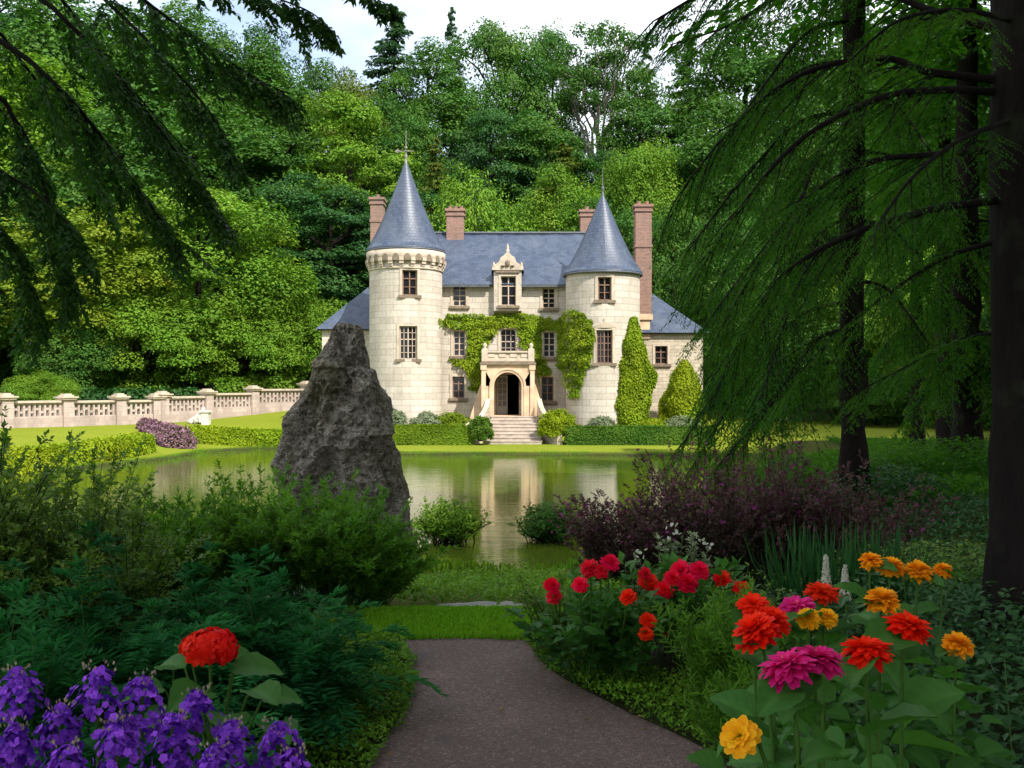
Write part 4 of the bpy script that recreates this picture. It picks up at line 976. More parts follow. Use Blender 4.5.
# small statue on the lawn
def statue():
    sx, sy = X(199, 58.5), 58.5; g = gz(sx, sy)
    root = thing('stone_statue', 'small weathered white stone crouching animal statue on the left lawn', 'statue', (sx, sy, g))
    mb = MB(); box(mb, sx + 0.22, sx + 0.66, sy - 0.25, sy + 0.25, g - 0.1, g + 0.72); box(mb, sx + 0.12, sx + 0.74, sy - 0.31, sy + 0.31, g + 0.722, g + 0.84)
    mb.build('pedestal', M['statue'], root)
    me = bpy.data.meshes.new('figure')
    J = [((-0.15, 0, 0.28), .22), ((0.12, 0, 0.48), .24), ((0.28, 0, 0.72), .17), ((0.34, -0.02, 0.95), .17), ((0.24, -0.12, 0.98), .12), ((-0.45, 0, 0.16), .17), ((-0.7, 0, 0.1), .07), ((0.0, -0.2, 0.05), .09), ((0.18, -0.22, 0.06), .08), ((-0.35, -0.24, 0.07), .1)]
    me.from_pydata([(sx + x - 0.05, sy + y, g + z) for (x, y, z), _ in J], [(0, 1), (1, 2), (2, 3), (3, 4), (0, 5), (5, 6), (1, 8), (0, 7), (5, 9)], [])
    me.vertices.foreach_set('co', (np.array([(sx + x - 0.05, sy + y, g + z) for (x, y, z), _ in J]) - [sx, sy, g]).ravel())
    o = bpy.data.objects.new('figure', me); COL.objects.link(o); o.parent = root; me.materials.append(M['statue'])
    o.modifiers.new('skin', 'SKIN')
    for v_, (_, r_) in zip(me.skin_vertices[0].data, J): v_.radius = (r_, r_)
    me.skin_vertices[0].data[0].use_root = True
    s_ = o.modifiers.new('sub', 'SUBSURF'); s_.levels = 2; s_.render_levels = 2
statue()
# low dark stone wall far behind the trees on the right
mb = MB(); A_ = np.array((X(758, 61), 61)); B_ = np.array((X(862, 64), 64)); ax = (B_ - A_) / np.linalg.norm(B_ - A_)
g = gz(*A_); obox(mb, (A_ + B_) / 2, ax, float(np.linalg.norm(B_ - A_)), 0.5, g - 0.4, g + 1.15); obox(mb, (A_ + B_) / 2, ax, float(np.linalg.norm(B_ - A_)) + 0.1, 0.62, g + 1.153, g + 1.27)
tag(mb.build('garden_wall', M['shadewall'], origin=(A_[0], A_[1], g)), 'low shaded grey stone wall seen behind the straight bare trunk on the right', 'wall')

# ------------------------------------------------------------------ standing rock
def rock():
    d = 13.0
    prof = [(322, 341, 358), (324, 334, 362), (331, 326, 367), (345, 318, 370), (365, 311, 374), (385, 303, 380), (400, 296, 388), (412, 283, 393), (425, 277, 397), (445, 274, 403), (465, 273, 407), (490, 276, 409), (520, 282, 412), (560, 284, 420), (640, 276, 430)]
    pr_ = np.array(prof, float); nz_ = 250; na = 260; V = []
    ys_ = np.concatenate([np.linspace(322, 340, 30), np.linspace(341, 620, nz_ - 30)])
    for k, py in enumerate(ys_):
        l_, r_ = np.interp(py, pr_[:, 0], pr_[:, 1]), np.interp(py, pr_[:, 0], pr_[:, 2])
        if py < 324: l_, r_ = 350 + (l_ - 350) * (py - 321.9) / 2.1, 350 + (r_ - 350) * (py - 321.9) / 2.1
        cx = X((l_ + r_) / 2, d); hw = 0.95 * (r_ - l_) / 2 * d / F; z = Z(py, d)
        for a in np.linspace(0, TAU, na, endpoint=False):
            ca, sa = math.cos(a), math.sin(a)
            e = 0.8
            x = cx + hw * math.copysign(abs(ca) ** e, ca); y = d + 0.72 * hw * math.copysign(abs(sa) ** e, sa) + 0.05
            nv = Vector((x * 1.1, y * 1.1, z * 0.8)); q = Vector((x, y, z))
            ridg = 1 - abs(noise.noise(nv * 1.5)) * 2
            f_ = 0.17 * noise.noise(nv * 1.4) + 0.13 * (ridg - 0.5) + 0.10 * (0.5 - abs(noise.noise(Vector((x * 2.2, y * 2.2, z * 1.0)) * 1.6))) + 0.035 * noise.noise(q * 6) + 0.065 * (0.4 - abs(noise.noise(q * 8))) + 0.05 * (0.4 - abs(noise.noise(q * 17))) + 0.022 * noise.noise(q * 38) - 0.09
            f_ = (f_ + 0.09 * (noise.cell(Vector((x * 1.3 + z * 0.5, y * 1.3, z * 1.1))) - 0.5)) * min(1, hw / 0.5)
            # vertical crease down the front
            cr = math.exp(-((x - (cx + 0.06)) / 0.09) ** 2) * (1 if sa < 0 else 0) * max(0, min(1, (0.9 - z) / 1.2)) * 0.16
            x += ca * f_ * 0.55; y += sa * f_ * 1.5 + cr
            V.append((x, y, z + 0.05 * noise.noise(q * 4)))
    n = len(ys_); i = np.arange(n - 1)[:, None] * na; j = np.arange(na)[None]
    mb = MB(); mb.add(V, np.stack([i + j, i + (j + 1) % na, i + na + (j + 1) % na, i + na + j], -1).reshape(-1, 4)[:, ::-1], 0, 0.5, None, True)
    mb.add(V[:na], [list(range(na))])
    g = gz(X(345, d), d)
    tag(mb.build('standing_rock', M['rock'], origin=(X(345, d), d, g)), 'tall jagged grey-brown standing rock spotted with lichen and moss before the pond', 'rock')
rock()

# ------------------------------------------------------------------ background trees
def limb_curve(a, b, sag=0.0, n=7, wob=0.1, r=None):
    r = r or rng; t = np.linspace(0, 1, n)[:, None]; p = np.asarray(a) * (1 - t) + np.asarray(b) * t
    p = p + np.sin(t * math.pi) * np.array([0, 0, sag]); p[1:-1] += r.normal(0, wob, (n - 2, 3)); return p

def crown_broad(seed, H, R, ncl, nlf, size, tier=0.55, base=0.22, shape=1.0, gap=0.0):
    r = np.random.default_rng(seed); mb = MB(); wd = MB()
    cz, hh = H * (base + (1 - base) / 2), H * (1 - base) / 2
    C = []; lob = rdir(9, r)
    while len(C) < ncl:
        d = rdir(1, r)[0]
        k = 0.80 + 0.30 * max(lob @ d) ** 4 - 0.04
        rad = k * (0.35 + 0.65 * r.random() ** 0.36)
        sq = 1 - 0.35 * max(0, -d[2]) if shape == 1 else 1
        C.append(np.array([d[0] * R * rad * sq, d[1] * R * rad * sq, cz + d[2] * hh * rad]))
    C = np.array(C); cvs = np.clip(0.5 + 0.22 * r.normal(size=ncl), 0, 1)
    for c, cv in zip(C, cvs):
        rc = R * (0.20 + 0.16 * r.random()); n = int(nlf * (0.7 + 0.6 * r.random()))
        d = rdir(n * 2, r); d = d[d[:, 2] > -0.45][:n]; n = len(d)
        out = nrm(c - [0, 0, cz - hh * 0.4])
        rr = (1 - 0.35 * r.random(n) ** 2) * (1 + 0.25 * np.sin(d[:, 0] * 5 + c[0]) * np.cos(d[:, 1] * 5 + c[1]))
        p = c + d * rr[:, None] * [rc, rc, rc * tier]
        p[:, 2] -= 0.22 * rc * (d[:, :2] ** 2).sum(1)
        nn = nrm(d * [1, 1, 1.3] + 0.35 * out + [0, 0, 0.5] + 0.5 * r.normal(size=(n, 3))); dd = nrm(np.cross(nn, rdir(n, r)) + 0.3 * d - [0, 0, 0.2])
        scatter(mb, T_QUAD, p, dd, nn, size * (0.6 + 0.8 * r.random(n)), np.clip(cv + 0.2 * r.normal(size=n) + 0.15 * d[:, 2], 0, 1))
    tp = np.array([(0, 0, -1.0), (0.1, 0, H * base), (0.05, 0.1, H * 0.5), (0.0, 0, H * 0.86)]) ; tr_ = H * 0.019
    tube(wd, catmull(tp, 14), np.linspace(tr_ * 1.25, tr_ * 0.2, 14), 9)
    idx = r.permutation(ncl)[:14]
    for k in idx:
        c = C[k]; z0 = max(H * base * 0.9, c[2] - np.hypot(c[0], c[1]) * 0.9)
        tube(wd, limb_curve((0.05, 0, min(z0, H * 0.8)), c, 0.1 * R * 0.3, 6, 0.12, r), np.linspace(tr_ * 0.42, tr_ * 0.08, 6), 6)
    return mb, wd

def crown_conifer(seed, H, R, nwh, nbr, nlf, size, droop=0.35, power=0.85, base=0.12):
    r = np.random.default_rng(seed); mb = MB(); wd = MB()
    for k in range(nwh):
        t = k / (nwh - 1); z = H * (base + (1 - base) * t); L_ = R * (1 - t) ** power + 0.03 * R
        for j in range(max(3, int(nbr * (1 - 0.5 * t)))):
            if r.random() < 0.08: continue
            z = H * (base + (1 - base) * min(0.985, max(0, t + (r.random() - 0.5) * 1.6 / (nwh - 1))))
            a = r.random() * TAU; l2 = L_ * (0.65 + 0.5 * r.random()); n = max(8, int(nlf * (0.3 + 0.7 * l2 / R)))
            s = r.random(n) ** 0.7; hd = np.array([math.cos(a), math.sin(a), 0]); sd = np.array([-math.sin(a), math.cos(a), 0])
            wv = l2 * 0.28 * np.sqrt(np.clip(s * (1.15 - s) * 3, 0.02, 1)) * (2 * r.random(n) - 1)
            p = np.array([0, 0, z]) + hd * (l2 * s)[:, None] + sd * wv[:, None]
            p[:, 2] += -droop * l2 * s ** 1.4 + 0.10 * l2 * s - 0.10 * np.abs(wv) + r.normal(0, 0.06, n) * size * 3
            nn = nrm(np.array([0, 0, 1.0]) + 0.35 * hd + 0.45 * r.normal(size=(n, 3))); dd = nrm(hd * 0.8 + sd * np.sign(wv)[:, None] * 0.7 + [0, 0, -0.35] + 0.3 * r.normal(size=(n, 3)))
            cv = 0.5 + 0.2 * r.normal()
            scatter(mb, T_SLIM, p, dd, nn, size * (0.7 + 0.7 * r.random(n)), np.clip(cv + 0.2 * r.normal(size=n) + 0.25 * (s - 0.5), 0, 1), wmul=1.3)
            if j % 2 == 0:
                q = np.linspace(0, 0.9, 4)[:, None]; pp = np.array([0, 0, z]) + hd * l2 * q; pp[:, 2] += (-droop * l2 * q ** 1.4 + 0.1 * l2 * q)[:, 0]
                tube(wd, pp, np.linspace(H * 0.004, H * 0.001, 4), 5)
    tube(wd, [(0, 0, -1), (0.03, 0.02, H * 0.4), (0, 0, H * 0.985)], [H * 0.017, H * 0.011, 0.02], 9)
    return mb, wd

def crown_airy(seed, H, R):
    r = np.random.default_rng(seed); mb = MB(); wd = MB()
    tube(wd, [(0, 0, -1), (0.1, 0, H * 0.32), (0.0, 0, H * 0.45)], [H * 0.017, H * 0.013, H * 0.011], 9)
    for k in range(13):
        a = TAU * k / 13 + r.normal() * 0.2; z0 = H * (0.34 + 0.22 * r.random()); rr = R * (0.35 + 0.65 * r.random()); top = np.array([rr * math.cos(a), rr * math.sin(a), H * (0.72 + 0.26 * r.random())])
        tube(wd, limb_curve((0, 0, z0), top, -0.3, 8, 0.14, r), np.linspace(H * 0.007, H * 0.0016, 8), 6)
        for q in range(5):
            b = top + r.normal(0, 1, 3) * [R * 0.28, R * 0.28, H * 0.07] + [0, 0, 0]
            s0 = 0.5 + 0.4 * r.random(); st = np.array([0, 0, z0]) * (1 - s0) + top * s0
            tube(wd, limb_curve(st, b, 0, 5, 0.08, r), np.linspace(H * 0.0028, H * 0.001, 5), 4)
            n = 230; d = rdir(n, r); p = b + d * (0.5 + 0.5 * r.random(n))[:, None] * [R * 0.22, R * 0.22, R * 0.15]
            nn = nrm(d + [0, 0, .5] + .5 * r.normal(size=(n, 3)))
            scatter(mb, T_QUAD, p, np.cross(nn, rdir(n, r)), nn, 0.23 * (0.6 + 0.7 * r.random(n)), np.clip(0.5 + 0.22 * r.normal(size=n), 0, 1))
    return mb, wd

PROTO = {}
def proto(key, mbs, H, R):
    mb, wd = mbs; me = []
    o = mb.build('crown', M['l_mid']); t = wd.build('trunk', M['bark'])
    PROTO[key] = (o.data, t.data, H, R)
    bpy.data.objects.remove(o); bpy.data.objects.remove(t)
proto('round', crown_broad(1, 16, 5.5, 110, 440, 0.20, 0.6, 0.10), 16, 5.5)
proto('round2', crown_broad(2, 17, 5.0, 105, 440, 0.20, 0.55, 0.12), 17, 5.0)
proto('tall', crown_broad(3, 22, 5.0, 125, 330, 0.25, 0.6, 0.10), 22, 5.0)
proto('tier', crown_broad(4, 18, 5.6, 95, 400, 0.225, 0.34, 0.12), 18, 5.6)
proto('tier2', crown_broad(5, 20, 5.0, 100, 400, 0.225, 0.30, 0.13), 20, 5.0)
proto('bush', crown_broad(6, 6, 3.4, 80, 620, 0.118, 0.7, 0.0), 6, 3.4)
proto('conifer', crown_conifer(7, 22, 4.4, 34, 13, 170, 0.26, 0.30, 0.7), 22, 4.4)
proto('conifer2', crown_conifer(8, 20, 4.6, 27, 12, 200, 0.28, 0.12, 0.6), 20, 4.6)
proto('airy', crown_airy(9, 22, 4.2), 22, 4.2)

def tree(kind, tone, label, loc, H, R, rot=None, group=None, name=None, bark='bark'):
    cm, tm, H0, R0 = PROTO[kind]
    nm = name or {'conifer': 'conifer_tree', 'conifer2': 'conifer_tree', 'bush': 'leafy_bush', 'airy': 'bare_limbed_tree'}.get(kind, 'broadleaf_tree')
    root = thing(nm, label, 'bush' if kind == 'bush' else 'tree', loc, group)
    root.scale = (1.18 * R / R0, 1.18 * R / R0, 1.03 * H / H0); root.rotation_euler = (0, 0, rng.random() * TAU if rot is None else rot)
    for part, dm, mt in (('crown', cm, M[tone]), ('trunk', tm, M[bark])):
        o = bpy.data.objects.new(part, dm); COL.objects.link(o); o.parent = root
        o.material_slots[0].link = 'OBJECT'; o.material_slots[0].material = mt
    return root
def ptree(px, py, d, wpx, kind, tone, label, **kw):
    x = X(px, d); g = gz(x, d); return tree(kind, tone, label, (x, d, g - 0.2), Z(py, d) - g + 0.2, wpx * d / F / 2, **kw)

TREES = [  # px, py of the top, distance, crown width in px, kind, tone, label
 (262, 42, 118, 110, 'tall', 'l_mid', 'tall mid-green tree at the left end of the skyline, under the hanging twigs'),
 (322, 62, 120, 80, 'tall', 'l_mid', 'mid-green tree on the skyline where the sky dips lowest, left of the spired conifer'),
 (308, 36, 140, 26, 'conifer', 'l_blue', 'thin bluish conifer tip peeping over the skyline left of the sky dip'),
 (360, 68, 108, 70, 'tier2', 'l_olive', 'tree with a yellowing top just left of the spired conifer'),
 (394, 12, 122, 95, 'conifer2', 'l_blue', 'dark spired conifer standing tallest left of the skyline centre'),
 (428, 42, 112, 100, 'tall', 'l_mid', 'full green tree on the skyline above the large tower spire'),
 (452, 12, 140, 36, 'conifer2', 'l_blue', 'small feathery conifer poking up between the two tallest round crowns'),
 (505, 18, 122, 112, 'round', 'l_mid', 'biggest round green crown on the skyline above the castle roof'),
 (552, 30, 128, 70, 'round2', 'l_mid', 'rounded tree on the skyline right of the biggest round crown'),
 (600, 26, 118, 84, 'airy', 'l_mid', 'tall pale-limbed tree with bare forked branches showing sky above the right roof end'),
 (646, 48, 126, 46, 'conifer', 'l_blue', 'narrow dark conifer on the skyline right of the bare-limbed tree'),
 (640, 66, 112, 76, 'tall', 'l_mid', 'green tree below the skyline right of the bare-limbed tree'),
 (688, 36, 120, 70, 'conifer2', 'l_mid', 'soft green conifer on the skyline beside the dark hanging boughs'),
 (350, 108, 96, 120, 'tier', 'l_bright', 'layered light green tree behind and left of the large tower spire'),
 (285, 120, 98, 110, 'tier2', 'l_mid', 'layered mid-green tree above the dark trunk left of the castle'),
 (398, 105, 100, 80, 'round2', 'l_mid', 'dense green tree directly behind the large tower spire'),
 (330, 170, 80, 120, 'tier2', 'l_dark', 'dark layered tree with a bare trunk left of the large tower'),
 (436, 142, 88, 60, 'conifer', 'l_olive', 'small olive conifer right of the large tower spire'),
 (490, 118, 98, 90, 'tier', 'l_dark', 'dark shady tree above the middle of the castle roof'),
 (548, 112, 100, 105, 'tier2', 'l_mid', 'layered green tree below the biggest round crown'),
 (562, 148, 90, 95, 'conifer2', 'l_olive', 'broad olive conifer above the right half of the castle roof'),
 (640, 134, 86, 96, 'round', 'l_bright', 'bright rounded tree between the second tower spire and the tall brick chimney'),
 (474, 186, 76, 120, 'bush', 'l_bright', 'bright dome of foliage just over the roof beside the middle chimney'),
 (562, 176, 80, 92, 'round2', 'l_bright', 'light green tree over the roof left of the second tower spire'),
 (612, 205, 78, 90, 'round2', 'l_mid', 'green tree right behind the second tower spire'),
 (672, 205, 74, 90, 'round', 'l_mid', 'green tree right of the tall brick chimney'),
 (198, 186, 70, 165, 'round', 'l_bright', 'large sunlit round tree behind the garden wall, left of centre'),
 (70, 205, 66, 170, 'round2', 'l_yellow', 'large yellow-green tree behind the garden wall at the left'),
 (-40, 170, 64, 170, 'round', 'l_mid', 'green tree cut off by the left edge of the photo behind the garden wall'),
 (120, 120, 88, 160, 'tier', 'l_mid', 'layered green tree rising above the sunlit round tree, under the hanging branch'),
 (210, 100, 98, 150, 'tall', 'l_mid', 'tall green tree between the hanging branch tips and the layered light green tree'),
 (30, 60, 92, 170, 'tall', 'l_bright', 'tall light green tree seen through the hanging branch at upper left'),
 (130, 10, 112, 160, 'tall', 'l_mid', 'tall tree at the top left seen only through gaps in the hanging branch'),
 (-60, 10, 100, 170, 'tall', 'l_mid', 'tall tree at the far upper left corner behind the hanging branch'),
 (60, -25, 106, 150, 'tall', 'l_mid', 'tall tree closing the upper left corner behind the boughs, second from the corner'),
 (-20, -40, 112, 150, 'tall', 'l_dark', 'dark tall tree in the very upper left corner behind the boughs'),
 (185, 4, 116, 130, 'tall', 'l_mid', 'tall tree behind the ends of the upper left boughs'),
 (240, 30, 124, 100, 'round2', 'l_dark', 'dark tree on the skyline just right of the upper left boughs'),
 (745, 10, 112, 120, 'tall', 'l_mid', 'tall tree against the sky behind the drooping boughs right of the skyline conifers'),
 (830, -15, 104, 130, 'tall', 'l_dark', 'dark tall tree behind the top of the straight bare trunk'),
 (930, -25, 100, 140, 'tall', 'l_mid', 'tall tree in the top right behind the boughs of the big trunk'),
 (150, 292, 67, 130, 'bush', 'l_bright', 'low spreading light green foliage behind the garden wall below the large sunlit round tree'),
 (245, 305, 71, 110, 'bush', 'l_bright', 'low light green foliage behind the upper garden wall, left of the bright bush'),
 (75, 318, 64, 90, 'bush', 'l_mid', 'low mid-green foliage behind the lower garden wall under the yellow-green tree'),
 (305, 296, 74, 105, 'bush', 'l_bright', 'bright green bush between the sunlit round tree and the castle left wing'),
 (275, 318, 76, 80, 'bush', 'l_mid', 'mid-green bush behind the garden wall near the standing rock'),
 (40, 374, 56, 62, 'bush', 'l_bright', 'small round bright bush just behind the left end of the garden wall'),
 (720, 95, 92, 110, 'tall', 'l_mid', 'tall tree half veiled by the dark boughs right of the chimney'),
 (790, 130, 84, 130, 'round', 'l_mid', 'bright tree glowing through the dark boughs near the straight trunk'),
 (850, 40, 90, 140, 'tall', 'l_mid', 'tall tree glimpsed behind the straight bare trunk on the right'),
 (905, 90, 72, 140, 'round2', 'l_mid', 'bright tree glowing through the boughs left of the big dark trunk'),
 (985, 40, 80, 150, 'tall', 'l_mid', 'tall tree behind the big dark trunk at the right edge'),
 (735, 215, 66, 110, 'round2', 'l_mid', 'green tree behind the castle right wing seen through the boughs'),
 (905, 255, 62, 150, 'bush', 'l_bright', 'bright leafy bush glimpsed low through the boughs between the right-hand trunks'),
 (800, 300, 64, 130, 'bush', 'l_mid', 'leafy bush behind the low dark stone wall on the right'),
 (1010, 270, 60, 140, 'bush', 'l_mid', 'leafy bush behind the big dark trunk at the right edge'),
]
for px, py, d, wpx, kind, tone, lab in TREES:
    ptree(px, py, d, wpx, kind, tone, lab, bark='bark_pale' if kind == 'airy' else 'bark')
# the deeper wood
fl_lab = 'dark green forest tree mostly hidden among others on the wooded hillside'
k = 0
for row, (d, n0) in enumerate(((82, 11), (92, 12), (104, 13), (116, 13), (128, 14))):
    for q in range(n0):
        x = -62 + 150 * (q + 0.5 + 0.35 * rng.normal()) / n0
        px = 512 + x * F / d
        if px < -120 or px > 1140: continue
        g = gz(x, d); H = 13 + 4 * rng.random()
        pyt = 384 - (g + H - EYE) * F / d
        lim = 60 if 280 < px < 700 else 20
        if pyt < lim: H = Z(lim + 12 * rng.random(), d) - g
        if H < 6: continue
        tree(['tier', 'tall', 'tier2', 'conifer', 'round2'][k % 5], ['l_dark', 'l_mid', 'l_dark', 'l_blue', 'l_dark'][k % 5], fl_lab, (x, d, g - 0.3), H, 4.0 + 1.4 * rng.random(), group='deeper trees of the wooded hillside'); k += 1
for px, d, H, wp, tn in ((-90, 66, 5, 120, 'l_dark'), (10, 70, 5.5, 110, 'l_dark'), (90, 72, 5, 100, 'l_mid'), (150, 74, 6, 110, 'l_dark'), (225, 76, 6, 100, 'l_dark'), (290, 78, 6, 100, 'l_dark'), (50, 77, 8, 130, 'l_dark'), (180, 82, 8, 120, 'l_dark'), (-40, 76, 8, 130, 'l_dark'), (340, 76, 7, 90, 'l_dark'),
                        (700, 74, 7, 110, 'l_dark'), (770, 76, 8, 120, 'l_mid'), (850, 72, 7, 120, 'l_dark'), (940, 74, 8, 130, 'l_mid'), (1030, 70, 8, 140, 'l_dark'), (880, 58, 3.5, 100, 'l_mid'), (985, 54, 3.5, 110, 'l_mid')):
    x = X(px, d); tree('bush', tn, 'shady undergrowth bush below the trees at the foot of the wooded hillside', (x, d, gz(x, d) - 0.3), H, wp * d / F / 2, group='undergrowth bushes at the foot of the wood')
# sunlit hedge strip behind the wall
hedge('hedge', 'bright green strip of foliage just above the upper garden wall', [(X(212, 66), 66), (X(300, 71), 71)], 1.4, 2.1, 3500, 0.28, 'l_bright')
hedge('hedge', 'dark green strip of foliage behind the lower garden wall', [(X(-60, 52), 52), (X(60, 58), 58), (X(200, 64.5), 64.5)], 1.4, 1.5, 5000, 0.28, 'l_dark')

# ------------------------------------------------------------------ hemlocks and the hanging branch
def spray_branch(pts, rad0, nside, lside, nlf, size, leafmat, parent, r, droop=0.5, lean=(0, 0, 0), T=T_SLIM, start=0.12, sub=5, wmul=1.0, name='branch', vo=0.0, along=0.75, hang=0.0):
    """limb with hanging side sprays; returns branch object with its foliage as a child"""
    c = catmull(pts, 28); wd = MB(); tube(wd, c, np.linspace(rad0, rad0 * 0.18, 28), 8)
    tg = nrm(np.gradient(c, axis=0)); lf = MB(); seg = np.linspace(0, 1, 28)
    PP = []; DD = []; NN = []; SS = []; VV = []
    for k in range(nside):
        t = start + (1 - start) * (k + r.random() * 0.8) / nside
        p0 = np.array([np.interp(t, seg, c[:, a]) for a in range(3)]); d0 = nrm(np.array([np.interp(t, seg, tg[:, a]) for a in range(3)]))
        sd = np.cross(d0, [0, 0, 1.0]); sd = nrm(sd) * (1 if k % 2 else -1)
        L_ = lside * (0.55 + 0.6 * r.random()) * (1.15 - 0.55 * t)
        dr = nrm(d0 * along + sd * (0.35 + 0.5 * r.random()) + np.array(lean) + [0, 0, -droop * (0.3 + 0.8 * r.random()) - hang * (1.6 * r.random() - 0.35)] + 0.15 * r.normal(size=3))
        m = 7; s = np.linspace(0, 1, m)[:, None]; q = p0 + dr * L_ * s + np.array([0, 0, -1.0]) * L_ * 0.35 * droop * s ** 2
        tube(wd, q, np.linspace(rad0 * 0.22, rad0 * 0.05, m), 4, cap=False)
        # twigs off the side spray
        cv = 0.5 + vo + 0.2 * r.normal()
        tw = [(q[0], q[-1], L_)]
        for j in range(sub * 2):
            u = 0.12 + 0.85 * (j + r.random()) / (sub * 2); b0 = q[0] + (q[-1] - q[0]) * u + np.array([0, 0, -1.0]) * L_ * 0.35 * droop * (u * u - u)
            sd2 = nrm(np.cross(dr, [0.1, 0, 1.0])) * (1 if j % 2 else -1)
            td = nrm(dr * 0.8 + sd2 * 0.75 + [0, 0, -0.45 * droop] + 0.12 * r.normal(size=3)); l2 = L_ * 0.42 * (1.15 - 0.75 * u) * (0.7 + 0.5 * r.random())
            tw.append((b0, b0 + td * l2 + [0, 0, -0.15 * l2], l2))
        for a, b, l2 in tw:
            n = max(4, int(nlf * l2 / lside * 2)); u = (np.arange(n) + r.random(n)) / n
            p = a + (b - a) * u[:, None]; d_ = nrm(b - a); s2 = nrm(np.cross(d_, [0.05, 0.1, 1.0])); sg = np.where(np.arange(n) % 2 == 0, 1, -1)[:, None]
            dd = nrm(d_ * 0.75 + s2 * sg * 0.8 + 0.18 * r.normal(size=(n, 3)) + [0, 0, -0.15]); nv = nrm(np.array([0, 0, 1.0]) + 0.35 * r.normal(size=(n, 3)))
            PP.append(p); DD.append(dd); NN.append(nv); SS.append(size * (0.7 + 0.5 * r.random(n)) * (1.1 - 0.5 * u)); VV.append(np.clip(cv + 0.18 * r.normal(size=n) + 0.2 * (u - 0.5), 0, 1))
    scatter(lf, T, np.concatenate(PP), np.concatenate(DD), np.concatenate(NN), np.concatenate(SS), np.concatenate(VV), wmul=wmul)
    b = wd.build(name, M['bark'], parent); lf.build('foliage', M[leafmat], b)
    return b

def w3(px, py, d): return (X(px, d), d, Z(py, d))
def upper_crown(parent, x, y, z0, z1, R, n, size, mat, r):
    mb = MB()
    for k in range(n):
        t = r.random(); z = z0 + (z1 - z0) * t; a = r.random() * TAU; L_ = R * (1 - t) ** 0.7 * (0.6 + 0.5 * r.random()); m = int(70 * L_ / R) + 10
        s = r.random(m) ** 0.7; hd = np.array([math.cos(a), math.sin(a), 0]); sd = np.array([-hd[1], hd[0], 0]); wv = L_ * 0.3 * (2 * r.random(m) - 1)
        p = np.array([x, y, z]) + hd * (L_ * s)[:, None] + sd * wv[:, None]; p[:, 2] -= 0.35 * L_ * s ** 1.5
        nn = nrm([0, 0, 1.0] + 0.45 * r.normal(size=(m, 3))); dd = nrm(hd + sd * np.sign(wv)[:, None] * 0.7 + [0, 0, -0.4])
        scatter(mb, T_SLIM, p, dd, nn, size * (0.7 + 0.6 * r.random(m)), np.clip(0.5 + 0.25 * r.normal(size=m), 0, 1), wmul=1.5)
    return mb.build('crown', M[mat], parent)
def trunk(parent, pts, rads, flare=True):
    mb = MB(); c = catmull(pts, 30); rr = np.interp(np.linspace(0, 1, 30), np.linspace(0, 1, len(rads)), rads); tube(mb, c, rr, 20)
    V = mb.V[0]
    for q in range(len(V)):
        v_ = Vector(V[q]); V[q] += np.array([noise.noise(v_ * 2.2), noise.noise(v_ * 2.2 + Vector((7, 0, 0))), 0]) * rads[0] * 0.22
    return mb.build('trunk', M['bark'], parent)

# big near trunk at the right edge
r1 = np.random.default_rng(21)
T1 = np.array([X(1036, 6.2), 6.2]); g1 = gz(*T1)
t1 = thing('hemlock_tree', 'big dark hemlock trunk at the right edge with long drooping boughs', 'tree', (T1[0], T1[1], g1))
trunk(t1, [(T1[0], T1[1], g1 - 0.3), (T1[0] - 0.02, 6.2, 1.2), (T1[0] - 0.05, 6.2, 4), (T1[0] - 0.08, 6.2, 10), (T1[0], 6.2, 21)], [0.34, 0.25, 0.235, 0.2, 0.04])
for pts, rad, ns, ls in (
    ([(1000, 80, 6.2), (930, 72, 6.2), (880, 58, 6.3), (800, 75, 6.3), (730, 130, 6.4), (672, 205, 6.5)], 0.05, 44, 0.75),
    ([(1000, 92, 6.2), (940, 90, 6.0), (880, 98, 5.9), (800, 140, 5.8), (735, 215, 5.8), (700, 270, 5.9)], 0.045, 40, 0.7),
    ([(1000, 150, 6.2), (930, 155, 6.4), (860, 165, 6.7), (790, 215, 7.0), (738, 300, 7.2), (712, 345, 7.3)], 0.042, 38, 0.7),
    ([(1000, 200, 6.2), (930, 210, 6.0), (850, 235, 6.0), (790, 270, 6.1), (752, 320, 6.2), (728, 370, 6.3)], 0.045, 36, 0.6),
    ([(1000, 30, 6.2), (930, 10, 6.5), (860, -15, 6.8), (790, -10, 7.0), (730, 25, 7.2), (670, 45, 7.3)], 0.045, 40, 0.7),
    ([(1000, -30, 6.2), (900, -70, 5.9), (800, -60, 5.8), (735, -25, 5.7), (690, 0, 5.7), (652, 22, 5.7)], 0.045, 34, 0.6),
    ([(1010, 120, 6.1), (960, 140, 5.4), (910, 180, 4.9), (870, 240, 4.7)], 0.03, 18, 0.5),
    ([(1000, 240, 6.2), (940, 260, 6.6), (880, 300, 7.0), (820, 350, 7.3), (780, 400, 7.5)], 0.03, 24, 0.6),
    ([(1010, 20, 6.1), (960, 10, 5.3), (900, 20, 4.9), (850, 60, 4.8)], 0.03, 18, 0.5),
    ([(1010, 330, 6.3), (960, 340, 6.8), (900, 370, 7.3), (850, 395, 7.6)], 0.02, 16, 0.45),
    ):
    spray_branch([w3(*p) for p in pts], rad * 0.62, int(ns * 0.95), ls * 1.05, 26, 0.037, 'l_hem', t1, r1, 0.8, (-0.25, 0, -0.1), T_SLIM, 0.14, 5, 0.75, hang=-0.25)
upper_crown(t1, T1[0], 6.2, 9.0, 22, 4.6, 200, 0.3, 'l_hem', r1)

